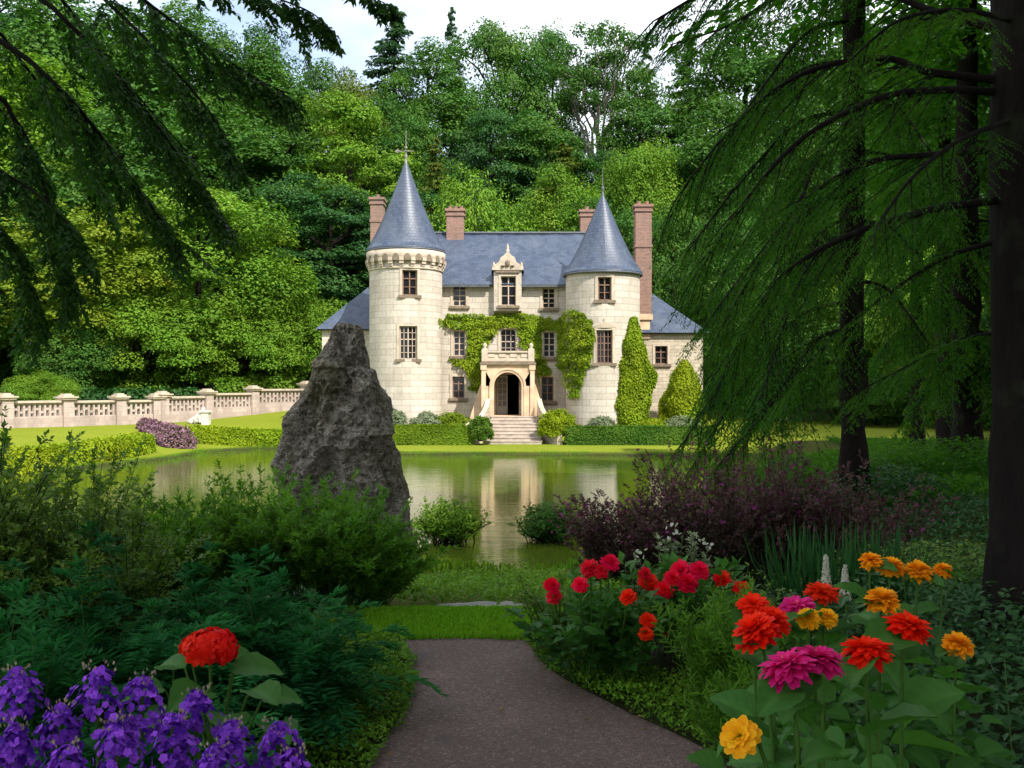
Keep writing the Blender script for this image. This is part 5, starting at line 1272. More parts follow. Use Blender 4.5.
# straight bare trunk, further back
r2 = np.random.default_rng(22)
def far_hemlock(px, d, wpx, H, label, specs, leaf='l_hem', crown=True, sz=0.088, nl=21):
    x = X(px, d); g = gz(x, d); root = thing('hemlock_tree', label, 'tree', (x, d, g)); rad = wpx * d / F / 2
    trunk(root, [(x, d, g - 0.3), (x - 0.03, d, g + 1.5), (x - 0.05, d, g + 5), (x, d, g + H * 0.6), (x, d, g + H)], [rad * 1.3, rad * 1.02, rad * 0.93, rad * 0.7, 0.03])
    for pts, rd, ns, ls in specs:
        spray_branch([w3(*p) for p in pts], rd, ns, ls, nl, sz, leaf, root, r2, 0.8, (-0.2, 0, -0.1), T_SLIM, 0.15, 4)
    if crown: upper_crown(root, x, d, g + 9.5, g + H, 3.6, 170, 0.26, leaf, r2)
    return root
D2 = 17.5
sp2 = []
for (y0, x1, y1, dd) in ((60, 690, 190, -1), (110, 688, 250, -2), (150, 712, 290, 1.5), (195, 702, 330, -1.5), (235, 712, 380, -2.5), (270, 682, 445, -3), (300, 690, 470, -2), (330, 760, 420, -3), (215, 760, 400, -3.5), (360, 720, 465, -3.4), (20, 720, 150, -2), (130, 760, 330, -3)):
    sp2.append(([(852, y0, D2), ((852 * 2 + x1) / 3, y0 + (y1 - y0) * 0.14 - 6, D2 + dd * 0.3), ((852 + 2 * x1) / 3, y0 + (y1 - y0) * 0.5, D2 + dd * 0.7), (x1, y1, D2 + dd)], 0.045, 38, 1.4))
for (y0, x1, y1, dd) in ((90, 960, 200, -1), (150, 980, 260, 1), (220, 965, 330, 0.5), (280, 950, 380, -1)):
    sp2.append(([(858, y0, D2), ((858 * 2 + x1) / 3, y0 + 10, D2 + dd * 0.3), ((858 + 2 * x1) / 3, y0 + (y1 - y0) * 0.5, D2 + dd * 0.7), (x1, y1, D2 + dd)], 0.04, 30, 1.35))
far_hemlock(855, D2, 26, 20, 'hemlock with a straight dark trunk and curtains of drooping green boughs beside the pond', sp2)
D3 = 24
far_hemlock(968, D3, 28, 17, 'thick dark hemlock trunk in deep shade just left of the big trunk',
            [([(968, y0, D3), (968 + (x1 - 968) * 0.4, y0 + 8, D3 - 0.5), (x1, y1, D3 - 1.2)], 0.04, 18, 1.2) for y0, x1, y1 in ((180, 890, 240), (210, 880, 290), (240, 900, 340), (270, 1040, 330), (300, 895, 385), (330, 1030, 390), (140, 1040, 200), (350, 910, 420), (360, 1020, 430), (220, 1050, 290))], sz=0.2, nl=9)
D4 = 30
far_hemlock(945, D4, 15, 19, 'slender grey hemlock trunk rising behind the boughs near the top right',
            [([(945, y0, D4), (945 + (x1 - 945) * 0.5, y0 + 8, D4 - 0.4), (x1, y1, D4 - 1)], 0.04, 16, 1.3) for y0, x1, y1 in ((60, 890, 110), (130, 1000, 190), (180, 880, 240), (240, 1000, 300))], sz=0.24, nl=8)
D5 = 36
far_hemlock(760 + 158, D5, 13, 16, 'thin distant trunk in the shaded clearing between the two thicker right-hand trunks',
            [([(918, y0, D5), (918 + (x1 - 918) * 0.5, y0 + 5, D5), (x1, y1, D5 - 1)], 0.04, 14, 1.3) for y0, x1, y1 in ((250, 860, 300), (290, 980, 330), (330, 870, 370))], sz=0.26, nl=8)

# hanging branches at upper left (trunk stands out of frame)
r3 = np.random.default_rng(23)
T0 = np.array([-4.6, 4.0]); t0 = thing('overhanging_tree', 'dark leafy boughs hanging into the upper left corner from a tree outside the photo', 'tree', (T0[0], T0[1], 0))
trunk(t0, [(T0[0], T0[1], -0.3), (T0[0] + .03, T0[1], 1.5), (T0[0], T0[1], 6), (T0[0], T0[1], 16)], [0.34, 0.26, 0.22, 0.05])
DL = 4.6
def from_trunk(z, pts): return [(T0[0], T0[1], z)] + [w3(*p) for p in pts]
for z, pts, rad, ns, ls, lean in (
    (4.6, [(-40, 15, 4.5), (45, 75, 4.6), (100, 135, 4.7), (150, 205, 4.8), (180, 245, 4.8)], 0.021, 36, 0.46, 0.1),
    (4.8, [(-20, -40, 4.5), (70, 25, 4.6), (125, 85, 4.7), (175, 150, 4.8), (205, 195, 4.9), (222, 220, 4.9)], 0.018, 35, 0.46, 0.1),
    (5.0, [(60, -60, 4.7), (150, 5, 4.8), (205, 45, 4.9), (255, 78, 5.0), (285, 92, 5.0)], 0.017, 32, 0.46, 0.15),
    (5.2, [(100, -80, 4.8), (200, -25, 4.9), (270, -4, 5.0), (310, 12, 5.0), (328, 28, 5.0)], 0.013, 24, 0.35, 0.15),
    (5.4, [(200, -80, 4.9), (300, -35, 5.0), (360, -10, 5.1), (392, 8, 5.1)], 0.012, 19, 0.25, 0.1),
    (4.2, [(-60, 60, 4.3), (15, 120, 4.4), (45, 190, 4.4), (62, 250, 4.4), (72, 300, 4.4)], 0.018, 27, 0.42, 0.0),
    (4.0, [(-80, 130, 4.2), (-10, 165, 4.2), (50, 205, 4.2), (95, 262, 4.2)], 0.012, 19, 0.35, 0.05),
    (4.6, [(-60, -10, 4.9), (20, 60, 5.2), (60, 120, 5.4), (90, 170, 5.5), (110, 215, 5.6)], 0.015, 22, 0.46, 0.05),
    (5.2, [(20, -70, 4.4), (110, 5, 4.3), (170, 65, 4.3), (215, 120, 4.3), (230, 160, 4.3)], 0.015, 25, 0.44, 0.1),
    (3.8, [(-60, 190, 4.2), (0, 230, 4.2), (30, 285, 4.2), (40, 330, 4.2)], 0.012, 16, 0.32, 0.0),
    (5.0, [(0, -50, 5.0), (90, 40, 5.3), (150, 110, 5.5), (195, 160, 5.6)], 0.015, 24, 0.46, 0.1)):
    spray_branch(from_trunk(z, pts), rad * 0.85, int(ns * 0.9), ls * 0.8, 14, 0.052, 'l_hemd', t0, r3, 0.5, (lean, 0, 0), T_LEAF, 0.34, 4, 0.9, along=0.5, hang=0.55)
upper_crown(t0, T0[0], T0[1], 7.5, 16, 3.6, 120, 0.25, 'l_hemd', r3)

# trees behind the viewpoint shade the garden; last ones added to shade the clearing
for x, y, H, R, kd, lab in ((8.0, -9.0, 30, 6.8, 'tall', 'tall shade tree standing well behind the viewpoint on the sunny side'), (1.0, -13.0, 24, 5.0, 'round2', 'tall shade tree standing behind the viewpoint beside the path'),
                        (14.5, -3.0, 25, 5.4, 'tall', 'broad shade tree standing outside the right edge of the photo'), (15.0, 9.0, 24, 5.4, 'round2', 'shade tree standing outside the right edge beyond the big trunk'),
                        (17.5, 18.0, 22, 5.6, 'tall', 'added shade tree outside the right edge beside the shaded clearing'), (23.0, 28.0, 22, 6.0, 'tall', 'added shade tree outside the right edge beyond the shaded clearing'),
                        (27.0, 45.0, 19, 6.0, 'tall', 'added shade tree at the right edge far behind the big trunk')):
    tree(kd, 'l_dark', lab, (x, y, gz(x, y)), H, R)

# ------------------------------------------------------------------ garden plants
def stem_leaves(mb, bases, nst, Ls, tilt, nsh, lsh, nlf, size, T, mat=0, stemmat=None, droop=0.25, r=None, lang=0.8, s0=0.3, wmul=1.0, v0=0.5, az=None, rise=0.3, stem_r=0.004, shoot_droop=0.2, flat_=0.5):
    """stems from base points, side shoots along them, leaves along the shoots"""
    r = r or rng; bases = np.asarray(bases, float)
    P = bases[r.integers(0, len(bases), nst)] if len(bases) != nst else bases
    a = r.random(nst) * TAU if az is None else az[0] + (r.random(nst) - 0.5) * az[1]
    tl_ = tilt * np.sqrt(r.random(nst)); L_ = Ls * (0.7 + 0.45 * r.random(nst))
    hd = np.c_[np.cos(a), np.sin(a), 0 * a]; cv = np.clip(v0 + 0.2 * r.normal(size=nst), 0, 1)
    def pos(i, s): return P[i] + hd[i] * (L_[i] * np.sin(tl_[i]) * s ** 1.15)[:, None] + np.c_[0 * s, 0 * s, L_[i] * (np.cos(tl_[i]) * s - droop * np.sin(tl_[i]) * s ** 2.2)]
    if stemmat is not None:
        ss = np.linspace(0, 1, 6)
        for i in range(nst): tube(mb, pos(np.full(6, i), ss), np.linspace(stem_r, stem_r * 0.4, 6), 4, stemmat, 0.4, cap=False)
    i = np.repeat(np.arange(nst), nsh); s = np.tile(s0 + (1 - s0) * (np.arange(nsh) + 0.5) / nsh, nst) + 0.04 * r.normal(size=len(i)); s = np.clip(s, 0.05, 1)
    p0 = pos(i, s); tg = nrm(pos(i, np.clip(s + 0.03, 0, 1.2)) - p0)
    b = r.random(len(i)) * TAU; side = np.c_[np.cos(b), np.sin(b), 0 * b]
    sd = nrm(tg * 0.55 + side * 0.8 + [0, 0, rise]); sl = lsh * (1.2 - 0.75 * s) * (0.7 + 0.6 * r.random(len(i)))
    tip = np.tile(np.arange(nsh) == nsh - 1, nst); sd[tip] = tg[tip]
    k = np.repeat(np.arange(len(i)), nlf); u = np.tile((np.arange(nlf) + 0.6) / nlf, len(i)); sg = np.tile(np.where(np.arange(nlf) % 2 == 0, 1.0, -1.0), len(i))
    p = p0[k] + sd[k] * (sl[k] * u)[:, None] - np.c_[0 * u, 0 * u, shoot_droop * sl[k] * u * u]
    up = np.array([0, 0, 1.0]) + (1 - flat_) * r.normal(size=(len(k), 3)) * 0.6
    s2 = nrm(np.cross(sd[k], up)); dd = nrm(sd[k] * (1 - lang * 0.5) + s2 * sg[:, None] * lang + 0.15 * r.normal(size=(len(k), 3)))
    last = u > 1 - 1.0 / nlf; dd[last] = sd[k][last]
    nn = nrm(up)
    scatter(mb, T, p, dd, nn, size * (0.65 + 0.5 * r.random(len(k))) * (1.15 - 0.45 * u), np.clip(cv[i][k] + 0.15 * r.normal(size=len(k)) + 0.2 * (s[k] - 0.5), 0, 1), mat, wmul=wmul)
    return pos, nst, L_

def disc(c, rx, ry, n, r=None):
    r = r or rng; a = r.random(n) * TAU; q = np.sqrt(r.random(n)); x = c[0] + rx * q * np.cos(a); y = c[1] + ry * q * np.sin(a)
    return np.c_[x, y, ground(x, y)]
def plant(name, label, cat, mb, mats, base, group=None):
    return tag(mb.build(name, mats, origin=(base[0], base[1], gz(base[0], base[1]))), label, cat, group)

# dark fern-leaved shrubs, left foreground
for (x, y, rx, ry, h, lab) in ((-1.95, 4.0, 0.65, 0.5, 0.98, 'dark blue-green ferny shrub at the left edge behind the purple phlox'), (-1.5, 4.5, 0.5, 0.45, 0.95, 'dark blue-green ferny shrub directly behind the lone red flower'), (-1.1, 4.5, 0.3, 0.3, 0.76, 'dark blue-green ferny shrub overhanging the left path edge'), (-1.55, 3.4, 0.55, 0.35, 0.80, 'lower dark ferny shrub between the purple phlox and the taller ferny shrubs')):
    mb = MB(); stem_leaves(mb, disc((x, y), rx * 0.6, ry * 0.6, 46), 46, h, 1.0, 10, 0.27, 18, 0.075, T_SLIM, 0, 1, 0.38, s0=0.3, wmul=0.95, flat_=0.92, rise=0.12, shoot_droop=0.5)
    plant('fern_shrub', lab, 'shrub', mb, [M['l_fern'], M['stem']], (x, y))
# feathery green shrubs before the rock
for (x, y, rx, h, lab) in ((-2.05, 7.6, 0.55, 1.02, 'tall feathery green shrub left of the standing rock base'), (-1.42, 7.4, 0.5, 1.02, 'feathery green shrub hiding the foot of the standing rock'), (-1.08, 7.2, 0.25, 0.62, 'small feathery shrub right of the rock foot, near the grass strip'), (-2.5, 7.0, 0.4, 0.82, 'feathery green shrub between the leafy dark bush and the rock')):
    mb = MB(); stem_leaves(mb, disc((x, y), rx * 0.55, rx * 0.5, 110), 110, h, 0.75, 12, 0.22, 14, 0.045, T_NEED, 0, 1, 0.2, s0=0.2, wmul=1.9, flat_=0.3, rise=0.45)
    plant('feathery_shrub', lab, 'shrub', mb, [M['l_feather'], M['stem']], (x, y))
# leafy shrubs at the left edge
for (x, y, rx, h, tilt, lab, n) in ((-2.85, 6.0, 0.5, 1.12, 0.6, 'bushy dark shrub with small glossy leaves at the left, taller twigs over the pond', 110), (-3.2, 5.4, 0.4, 1.36, 0.5, 'dark leafy shrub cut by the left edge of the photo', 90), (-2.45, 5.4, 0.45, 0.9, 0.7, 'lower glossy-leaved shrub behind the ferny shrubs', 90), (-3.0, 4.8, 0.4, 1.1, 0.6, 'shadowy leafy shrub low at the left edge', 60)):
    mb = MB(); stem_leaves(mb, disc((x, y), rx * 0.6, rx * 0.6, n), n, h, tilt, 13, 0.20, 10, 0.046, T_LEAF, 0, 1, 0.2, s0=0.15, wmul=1.1, flat_=0.4, rise=0.3)
    plant('leafy_shrub', lab, 'shrub', mb, [M['l_shrub'], M['bark']], (x, y))
# purple-leaved shrubs on the right
for (x, y, rx, h, n, lab) in ((1.3, 10.4, 0.55, 1.12, 84, 'burgundy-leaved shrub nearest the pond, its left flank low over the water'), (2.1, 10.4, 0.6, 1.55, 84, 'tallest burgundy shrub dotted with magenta blossom under the drooping boughs'), (2.9, 10.4, 0.6, 1.42, 80, 'burgundy shrub in front of the straight bare trunk'), (3.55, 10.2, 0.6, 1.3, 60, 'right-hand low burgundy shrub fading into the shaded clearing')):
    mb = MB(); pos, nst, L_ = stem_leaves(mb, disc((x, y), rx * 0.8, rx * 0.7, int(n * 1.3)), int(n * 1.3), h, 0.68, 18, 0.24, 13, 0.042, T_LEAF, 0, 1, 0.15, s0=0.06, wmul=1.2, flat_=0.3, rise=0.5)
    ob = plant('burgundy_shrub', lab, 'shrub', mb, [M['l_burg'], M['bark']], (x, y))
    mb = MB(); m = 230 if x < 3 else 80; i = rng.integers(0, nst, m); p = pos(i, 0.72 + 0.32 * rng.random(m)) + rng.normal(0, 0.06, (m, 3)); nn = rdir(m); nn[:, 2] = np.abs(nn[:, 2])
    scatter(mb, T_WIDE, p, np.cross(nn, rdir(m)), nn, 0.026 + 0.02 * rng.random(m), rng.random(m)); b = mb.build('blossom', M['l_pink'], ob); b['kind'] = 'stuff'
# bushes standing in the pond
for (px, d, w_, h, lab) in ((449, 21.0, 0.95, 1.0, 'round leafy bush standing in the pond just right of the rock'), (549, 21.3, 0.8, 0.85, 'round leafy bush standing in the pond left of the burgundy shrub')):
    x = X(px, d); mb = MB()
    stem_leaves(mb, np.c_[x + 0.22 * w_ * rng.normal(size=95), d + 0.22 * rng.normal(size=95), np.full(95, WATER - 0.1)], 95, h * 0.98, 0.9, 14, 0.26, 11, 0.062, T_LEAF, 0, 1, 0.3, s0=0.3, wmul=1.2, flat_=0.3, stem_r=0.012)
    shell(mb, (x, d, WATER + h * 0.5), (w_ * 0.8, 0.65, h * 0.46), 1500, 0.075, T_LEAF, 0, None, -0.35, 0.45, 0.22)
    tag(mb.build('water_bush', [M['l_bright' if px < 500 else 'l_mid'], M['bark']], origin=(x, d, WATER)), lab, 'bush')

# flower heads
def head_daisy(mb, c, axis, R, rings, mat, r, eye=None, T=T_PETAL, curl=0.0, mat2=None, wm=1.0):
    axis = nrm(np.asarray(axis, float)); u = nrm(np.cross(axis, [0.3, 0.9, 0.2])); w_ = np.cross(axis, u); c = np.asarray(c, float)
    for k, (n, len_, el, hgt) in enumerate(rings):
        a = TAU * (np.arange(n) + 0.5 * (k % 2)) / n + 0.12 * r.normal(size=n); e = el + 0.14 * r.normal(size=n)
        rad = np.cos(a)[:, None] * u + np.sin(a)[:, None] * w_
        dd = rad * np.cos(e)[:, None] + axis * np.sin(e)[:, None]; nn = axis * np.cos(e)[:, None] - rad * np.sin(e)[:, None]
        mm = mat2 if (mat2 is not None and k >= len(rings) - 2) else mat
        scatter(mb, T, c + axis * (hgt * R) + rad * (0.06 * R), dd, nn + 0.1 * r.normal(size=(n, 3)), len_ * R * (0.9 + 0.2 * r.random(n)), np.clip(0.5 + 0.25 * r.normal(size=n) + 0.1 * k, 0, 1), mm, True, wm)
    if eye is not None:
        n = 40; d = rdir(n, r); d = d[(d @ axis) > 0.1]; n = len(d)
        scatter(mb, T_QUAD, c + axis * (rings[-1][3] * R) + d * 0.14 * R, d, rdir(n, r), 0.10 * R, r.random(n), eye)
ZIN = [(22, 0.98, -0.28, 0.0), (22, 1.0, -0.12, 0.05), (21, 0.96, 0.03, 0.10), (19, 0.88, 0.14, 0.15), (17, 0.74, 0.26, 0.19), (14, 0.56, 0.48, 0.22), (10, 0.38, 0.85, 0.24)]
MAR = [(24, 1.0, -0.25, 0.0), (26, 1.0, -0.05, 0.08), (26, 0.94, 0.14, 0.16), (24, 0.84, 0.34, 0.23), (22, 0.70, 0.58, 0.29), (18, 0.55, 0.9, 0.34), (10, 0.42, 1.25, 0.36)]
DAH = [(14, 1.0, -0.1, 0), (14, 0.95, 0.2, 0.1), (12, 0.85, 0.5, 0.2), (10, 0.7, 0.85, 0.28), (6, 0.5, 1.2, 0.32)]
YEL = [(15, 1.0, 0.0, 0.0), (13, 0.85, 0.3, 0.08), (10, 0.62, 0.65, 0.14), (7, 0.42, 1.0, 0.18)]

def leafy_flower(name, label, px, py, d, wpx, rings, mat, axis, T=T_PETAL, eye=True, group=None, mat2=None, bend=(0.0, 0.0), nleaf=5, lsize=0.11, hfrac=None, wm=1.0, cat='flower', base_dx=0.0):
    r = np.random.default_rng(int(px * 7 + py)); c = np.array(w3(px, py, d)); R = 0.88 * wpx * d / F / 2
    bx, by = c[0] + base_dx, c[1] + 0.03; bz = gz(bx, by)
    root = thing(name, label, cat, (bx, by, bz), group)
    mb = MB(); axis = nrm(np.asarray(axis, float))
    st = catmull([(bx, by, bz - 0.03), (bx * 0.6 + c[0] * 0.4 + bend[0] * 0.3, by, bz + (c[2] - bz) * 0.55), tuple(c - axis * R * 0.9 - np.array([0, 0, R * 0.6]) + [bend[0] * 0.5, 0, 0]), tuple(c - axis * R * 0.1)], 14)
    tube(mb, st, np.linspace(0.0045, 0.0030, 14), 8); mb.build('stem', M['stem'], root)
    mb = MB(); head_daisy(mb, c, axis, R, rings, 0, r, 1 if eye else None, T, 0, 2 if mat2 else None, wm)
    # green cup beneath
    n = 14; a = TAU * np.arange(n) / n; u = nrm(np.cross(axis, [0.3, 0.9, 0.2])); w_ = np.cross(axis, u); rad = np.cos(a)[:, None] * u + np.sin(a)[:, None] * w_
    scatter(mb, T_WIDE, np.tile(c - axis * R * 0.22, (n, 1)), rad * 0.8 + axis * 0.35, rad * 0.4 - axis, R * 0.42, 0.4, 3)
    mb.build('flower_head', [M[mat], M['f_eye'], M[mat2] if mat2 else M[mat], M['stem']], root)
    if nleaf:
        zl = np.linspace(0.40, 0.76, nleaf)
        for k in range(nleaf):
            mb = MB(); q = np.array([np.interp(zl[k], np.linspace(0, 1, 14), st[:, m]) for m in range(3)]); a = k * 2.4 + r.random(); el = 0.5 * r.normal()
            dd = np.array([[math.cos(a), math.sin(a), 0.25 + el]]); scatter(mb, T_BIG, q[None], dd, [[0.4 * r.normal(), 0.4 * r.normal(), 1]], lsize * (1.15 - 0.5 * zl[k]) * (0.8 + 0.4 * r.random()), [0.3 + 0.5 * r.random()], 0, True)
            mb.build('leaf', M['l_zin'], root)
    return root
ZA = (-0.25, -0.42, 0.86)
leafy_flower('zinnia', 'large magenta zinnia in front, left one of the overlapping pink pair', 788, 668, 1.48, 66, ZIN, 'f_mag', (-0.28, 0.06, 0.95), base_dx=0.07, lsize=0.12)
leafy_flower('zinnia', 'large magenta zinnia in front, right one of the overlapping pink pair', 818, 660, 1.52, 58, ZIN, 'f_mag', (0.12, 0.08, 0.98), base_dx=0.05, lsize=0.12)
leafy_flower('zinnia', 'big scarlet zinnia on a tall stem at the lower right', 867, 651, 1.62, 56, ZIN, 'f_orange', (0.02, -0.02, 0.98), base_dx=0.05, lsize=0.13)
leafy_flower('zinnia', 'scarlet zinnia with a yellow far rim, on the tall straight stem', 908, 627, 1.68, 52, ZIN, 'f_orange', (0.25, -0.06, 0.95), base_dx=0.0, lsize=0.12)
leafy_flower('zinnia', 'orange-red zinnia tilted left toward the path, largest of the orange cluster', 756, 634, 1.85, 52, MAR, 'f_orange', (-0.5, -0.15, 0.85), eye=False, base_dx=0.1)
leafy_flower('zinnia', 'orange-red zinnia at the right of the orange cluster', 772, 622, 1.9, 40, MAR, 'f_orange', (0.2, -0.3, 0.9), eye=False, base_dx=0.06)
leafy_flower('zinnia', 'small orange-red zinnia topmost in the orange cluster', 753, 608, 2.1, 36, MAR, 'f_orange', (-0.1, -0.4, 0.9), eye=False, base_dx=0.04)
leafy_flower('zinnia', 'mid-sized purple-pink zinnia behind the orange cluster', 797, 608, 2.2, 40, ZIN, 'f_mag', (-0.2, -0.2, 0.93))
leafy_flower('zinnia', 'red zinnia just right of the purple-pink one, below the white spires', 822, 593, 2.35, 38, ZIN, 'f_red', (0.1, -0.12, 0.97))
leafy_flower('marigold', 'yellow marigold between the purple-pink zinnia and the scarlet ones', 808, 619, 2.1, 26, MAR, 'f_yel', (-0.2, -0.5, 0.8), eye=False)
leafy_flower('marigold', 'paler yellow marigold close to the right of another, above the tall scarlet zinnia', 827, 618, 2.15, 24, MAR, 'f_yel', (0.15, -0.45, 0.85), eye=False)
leafy_flower('marigold', 'golden marigold just behind the yellow-rimmed scarlet zinnia', 882, 602, 2.15, 38, MAR, 'f_amber', (0, -0.2, 0.95), eye=False)
leafy_flower('marigold', 'lone golden marigold far right of the scarlet zinnias', 958, 646, 2.3, 34, MAR, 'f_amber', (0.05, -0.25, 0.95), eye=False)
for px, py, wp, lab in ((871, 562, 26, 'smallest orange marigold at the left end of the back row of four'), (891, 568, 30, 'orange marigold second from left in the back row of four'), (918, 573, 32, 'widest orange marigold in the back row of four'), (943, 571, 22, 'orange marigold at the right end of the back row of four')):
    leafy_flower('marigold', lab, px, py, 3.0, wp, MAR, 'f_amber', (0.05, -0.2, 0.96), eye=False, nleaf=3, lsize=0.12)
leafy_flower('sunny_flower', 'loose yellow flower leaning out over the path at the bottom', 740, 736, 1.5, 44, YEL, 'f_yel', (-0.35, -0.75, 0.5), T=T_PETAL, eye=False, base_dx=0.22, bend=(0.06, 0), wm=1.7, nleaf=2)
leafy_flower('wilted_flower', 'small faded yellow-green spent flower under the big scarlet zinnia', 827, 691, 1.65, 20, DAH[:3], 'f_bud', (0.1, -0.3, -0.4), eye=False, nleaf=1)

# big leaves under the zinnias
def leaf_mound(name, label, cx, cy, rx, ry, h, n, size, mat, T=T_BIG, cat='plant', group=None, smooth=True, tilt=0.5):
    mb = MB(); p = disc((cx, cy), rx, ry, n); t = rng.random(n); e = 1 - np.clip(np.hypot((p[:, 0] - cx) / rx, (p[:, 1] - cy) / ry), 0, 1) ** 2
    p[:, 2] += h * (0.25 + 0.75 * t) * np.sqrt(np.clip(e, 0.05, 1)); a = rng.random(n) * TAU
    dd = np.c_[np.cos(a), np.sin(a), 0.1 + 0.3 * rng.normal(size=n)]; nn = np.c_[tilt * rng.normal(size=(n, 2)) * 0.7, np.ones(n)]
    scatter(mb, T, p, dd, nn, size * (0.6 + 0.6 * rng.random(n)), np.clip(0.15 + 0.6 * t + 0.15 * rng.normal(size=n), 0, 1), 0, smooth)
    for k in range(0, n, max(1, n // 40)): tube(mb, [(cx + 0.5 * (p[k, 0] - cx), cy + 0.5 * (p[k, 1] - cy), gz(cx, cy)), tuple(p[k])], [0.004, 0.002], 5, 1, cap=False)
    return plant(name, label, cat, mb, [M[mat], M['stem']], (cx, cy), group)
leaf_mound('zinnia_foliage', 'mass of large soft green leaves under the front magenta and scarlet zinnias', 0.62, 1.78, 0.34, 0.30, 0.96, 240, 0.12, 'l_zin')
leaf_mound('zinnia_foliage', 'dense green leaves behind the front zinnias, below the marigold row', 0.95, 2.5, 0.48, 0.42, 0.95, 620, 0.095, 'l_zin')
leaf_mound('zinnia_foliage', 'darker leaf clump below the back row of orange marigolds', 1.22, 3.2, 0.36, 0.3, 0.92, 190, 0.11, 'l_darkcover')
leaf_mound('leafy_plant', 'low dark heart-leaved plants filling the lower right corner', 1.25, 2.35, 0.45, 0.5, 0.62, 260, 0.10, 'l_darkcover')
leaf_mound('leafy_plant', 'shadowy leafy plants at the right edge under the big trunk', 1.95, 3.6, 0.7, 0.9, 0.62, 900, 0.075, 'l_darkcover', T_LEAF)
leaf_mound('leafy_plant', 'fine dark leafy plants between the iris blades and the big trunk', 2.3, 5.4, 0.9, 0.9, 0.55, 1800, 0.06, 'l_darkcover', T_LEAF)
leaf_mound('leafy_plant', 'pale-tipped low plants spreading across the shaded clearing left of the big trunk', 3.6, 8.4, 1.3, 1.1, 0.55, 4200, 0.06, 'l_shrub', T_LEAF)
leaf_mound('leafy_plant', 'dark undergrowth around the foot of the straight bare trunk', 6.3, 17.0, 1.5, 1.2, 0.7, 3600, 0.10, 'l_darkcover', T_LEAF)
leaf_mound('leafy_plant', 'dark undergrowth between the two thicker right-hand trunks', 9.5, 20.5, 2.2, 1.8, 1.0, 5200, 0.12, 'l_hem', T_LEAF)
leaf_mound('leafy_plant', 'shady undergrowth beside the thick trunk at the right', 12.3, 22.5, 1.6, 1.6, 1.2, 4200, 0.12, 'l_darkcover', T_LEAF)
leaf_mound('leafy_plant', 'loose undergrowth at the water side of the straight bare trunk', 4.6, 19.0, 1.0, 1.0, 0.8, 2600, 0.10, 'l_hem', T_LEAF)
leaf_mound('leafy_plant', 'grey-green low bush between the scarlet dahlias and the iris blades', 1.35, 5.6, 0.42, 0.35, 0.55, 900, 0.05, 'l_shrub', T_LEAF)

# red dahlia bushes mid right
def dahlia(label, cx, cy, rx, h, heads, n=420, leaf=0.12):
    mb = MB(); stem_leaves(mb, disc((cx, cy), rx * 0.6, rx * 0.5, 44), 44, h, 0.75, 6, 0.15, 4, leaf * 0.8, T_LEAF, 0, 1, 0.25, s0=0.2, wmul=1.25, flat_=0.5)
    root = thing('dahlia_bush', label, 'flowering bush', (cx, cy, gz(cx, cy)))
    mb.build('foliage', [M['l_zin'], M['stem']], root)
    for (px, py, wp, mt) in heads:
        d = cy - 0.12 - 0.22 * rng.random(); c = np.array(w3(px, py, d)); R = wp * d / F / 2; r = np.random.default_rng(px)
        mb = MB(); ax = nrm(np.array([0.25 * r.normal(), -0.5, 0.75])); head_daisy(mb, c, ax, R, DAH, 0, r, None, T_WIDE, wm=0.8)
        tube(mb, catmull([(cx + 0.5 * (c[0] - cx), cy, gz(cx, cy)), ((c[0] * 0.8 + cx * 0.2), (cy + c[1]) / 2, (c[2] + gz(cx, cy)) / 2), tuple(c - ax * R * 0.2)], 8), 0.004, 6, 1)
        mb.build('flower', [M[mt], M['stem']], root)
dahlia('scarlet dahlia bush nearest the path, broad leaves and a few spread heads', X(602, 5.1), 5.1, 0.28, 0.54,
       [(590, 569, 20, 'f_crimson'), (610, 563, 19, 'f_red'), (601, 572, 15, 'f_crimson'), (552, 586, 17, 'f_red'), (554, 597, 16, 'f_crimson'), (580, 585, 17, 'f_red'), (628, 597, 17, 'f_orange'), (648, 621, 17, 'f_orange'), (646, 634, 15, 'f_orange')])
dahlia('scarlet dahlia bush crowded with heads behind the feathery plant', X(682, 5.5), 5.5, 0.42, 0.58,
       [(648, 582, 20, 'f_orange'), (645, 574, 14, 'f_crimson'), (664, 591, 21, 'f_red'), (681, 571, 22, 'f_red'), (699, 571, 20, 'f_red'), (687, 583, 22, 'f_red'), (672, 578, 16, 'f_red'), (722, 579, 18, 'f_red'), (742, 590, 20, 'f_red'), (667, 631, 14, 'f_crimson')])
mb = MB(); stem_leaves(mb, disc((X(556, 5.6), 5.6), 0.13, 0.1, 24), 24, 0.5, 0.6, 7, 0.12, 6, 0.05, T_LEAF, 0, 1, s0=0.2)
plant('leafy_plant', 'small dark leafy plant at the left flank of the scarlet dahlias', 'plant', mb, [M['l_shrub'], M['stem']], (X(556, 5.6), 5.6))
# feathery plant with thread leaves
for (x, y, h, rx, n, lab) in ((1.02, 4.45, 0.58, 0.24, 120, 'upright feathery plant of thread-like leaves right of the scarlet dahlias'), (1.05, 3.95, 0.36, 0.26, 60, 'low feathery tuft at the foot of the upright feathery plant')):
    mb = MB(); stem_leaves(mb, disc((x, y), rx * 0.6, rx * 0.6, n), n, h, 0.6, 12, 0.11, 8, 0.05, T_NEED, 0, 1, 0.12, s0=0.08, wmul=0.9, flat_=0.1, rise=0.9, stem_r=0.002)
    plant('feathery_plant', lab, 'plant', mb, [M['l_feather'], M['stem']], (x, y))
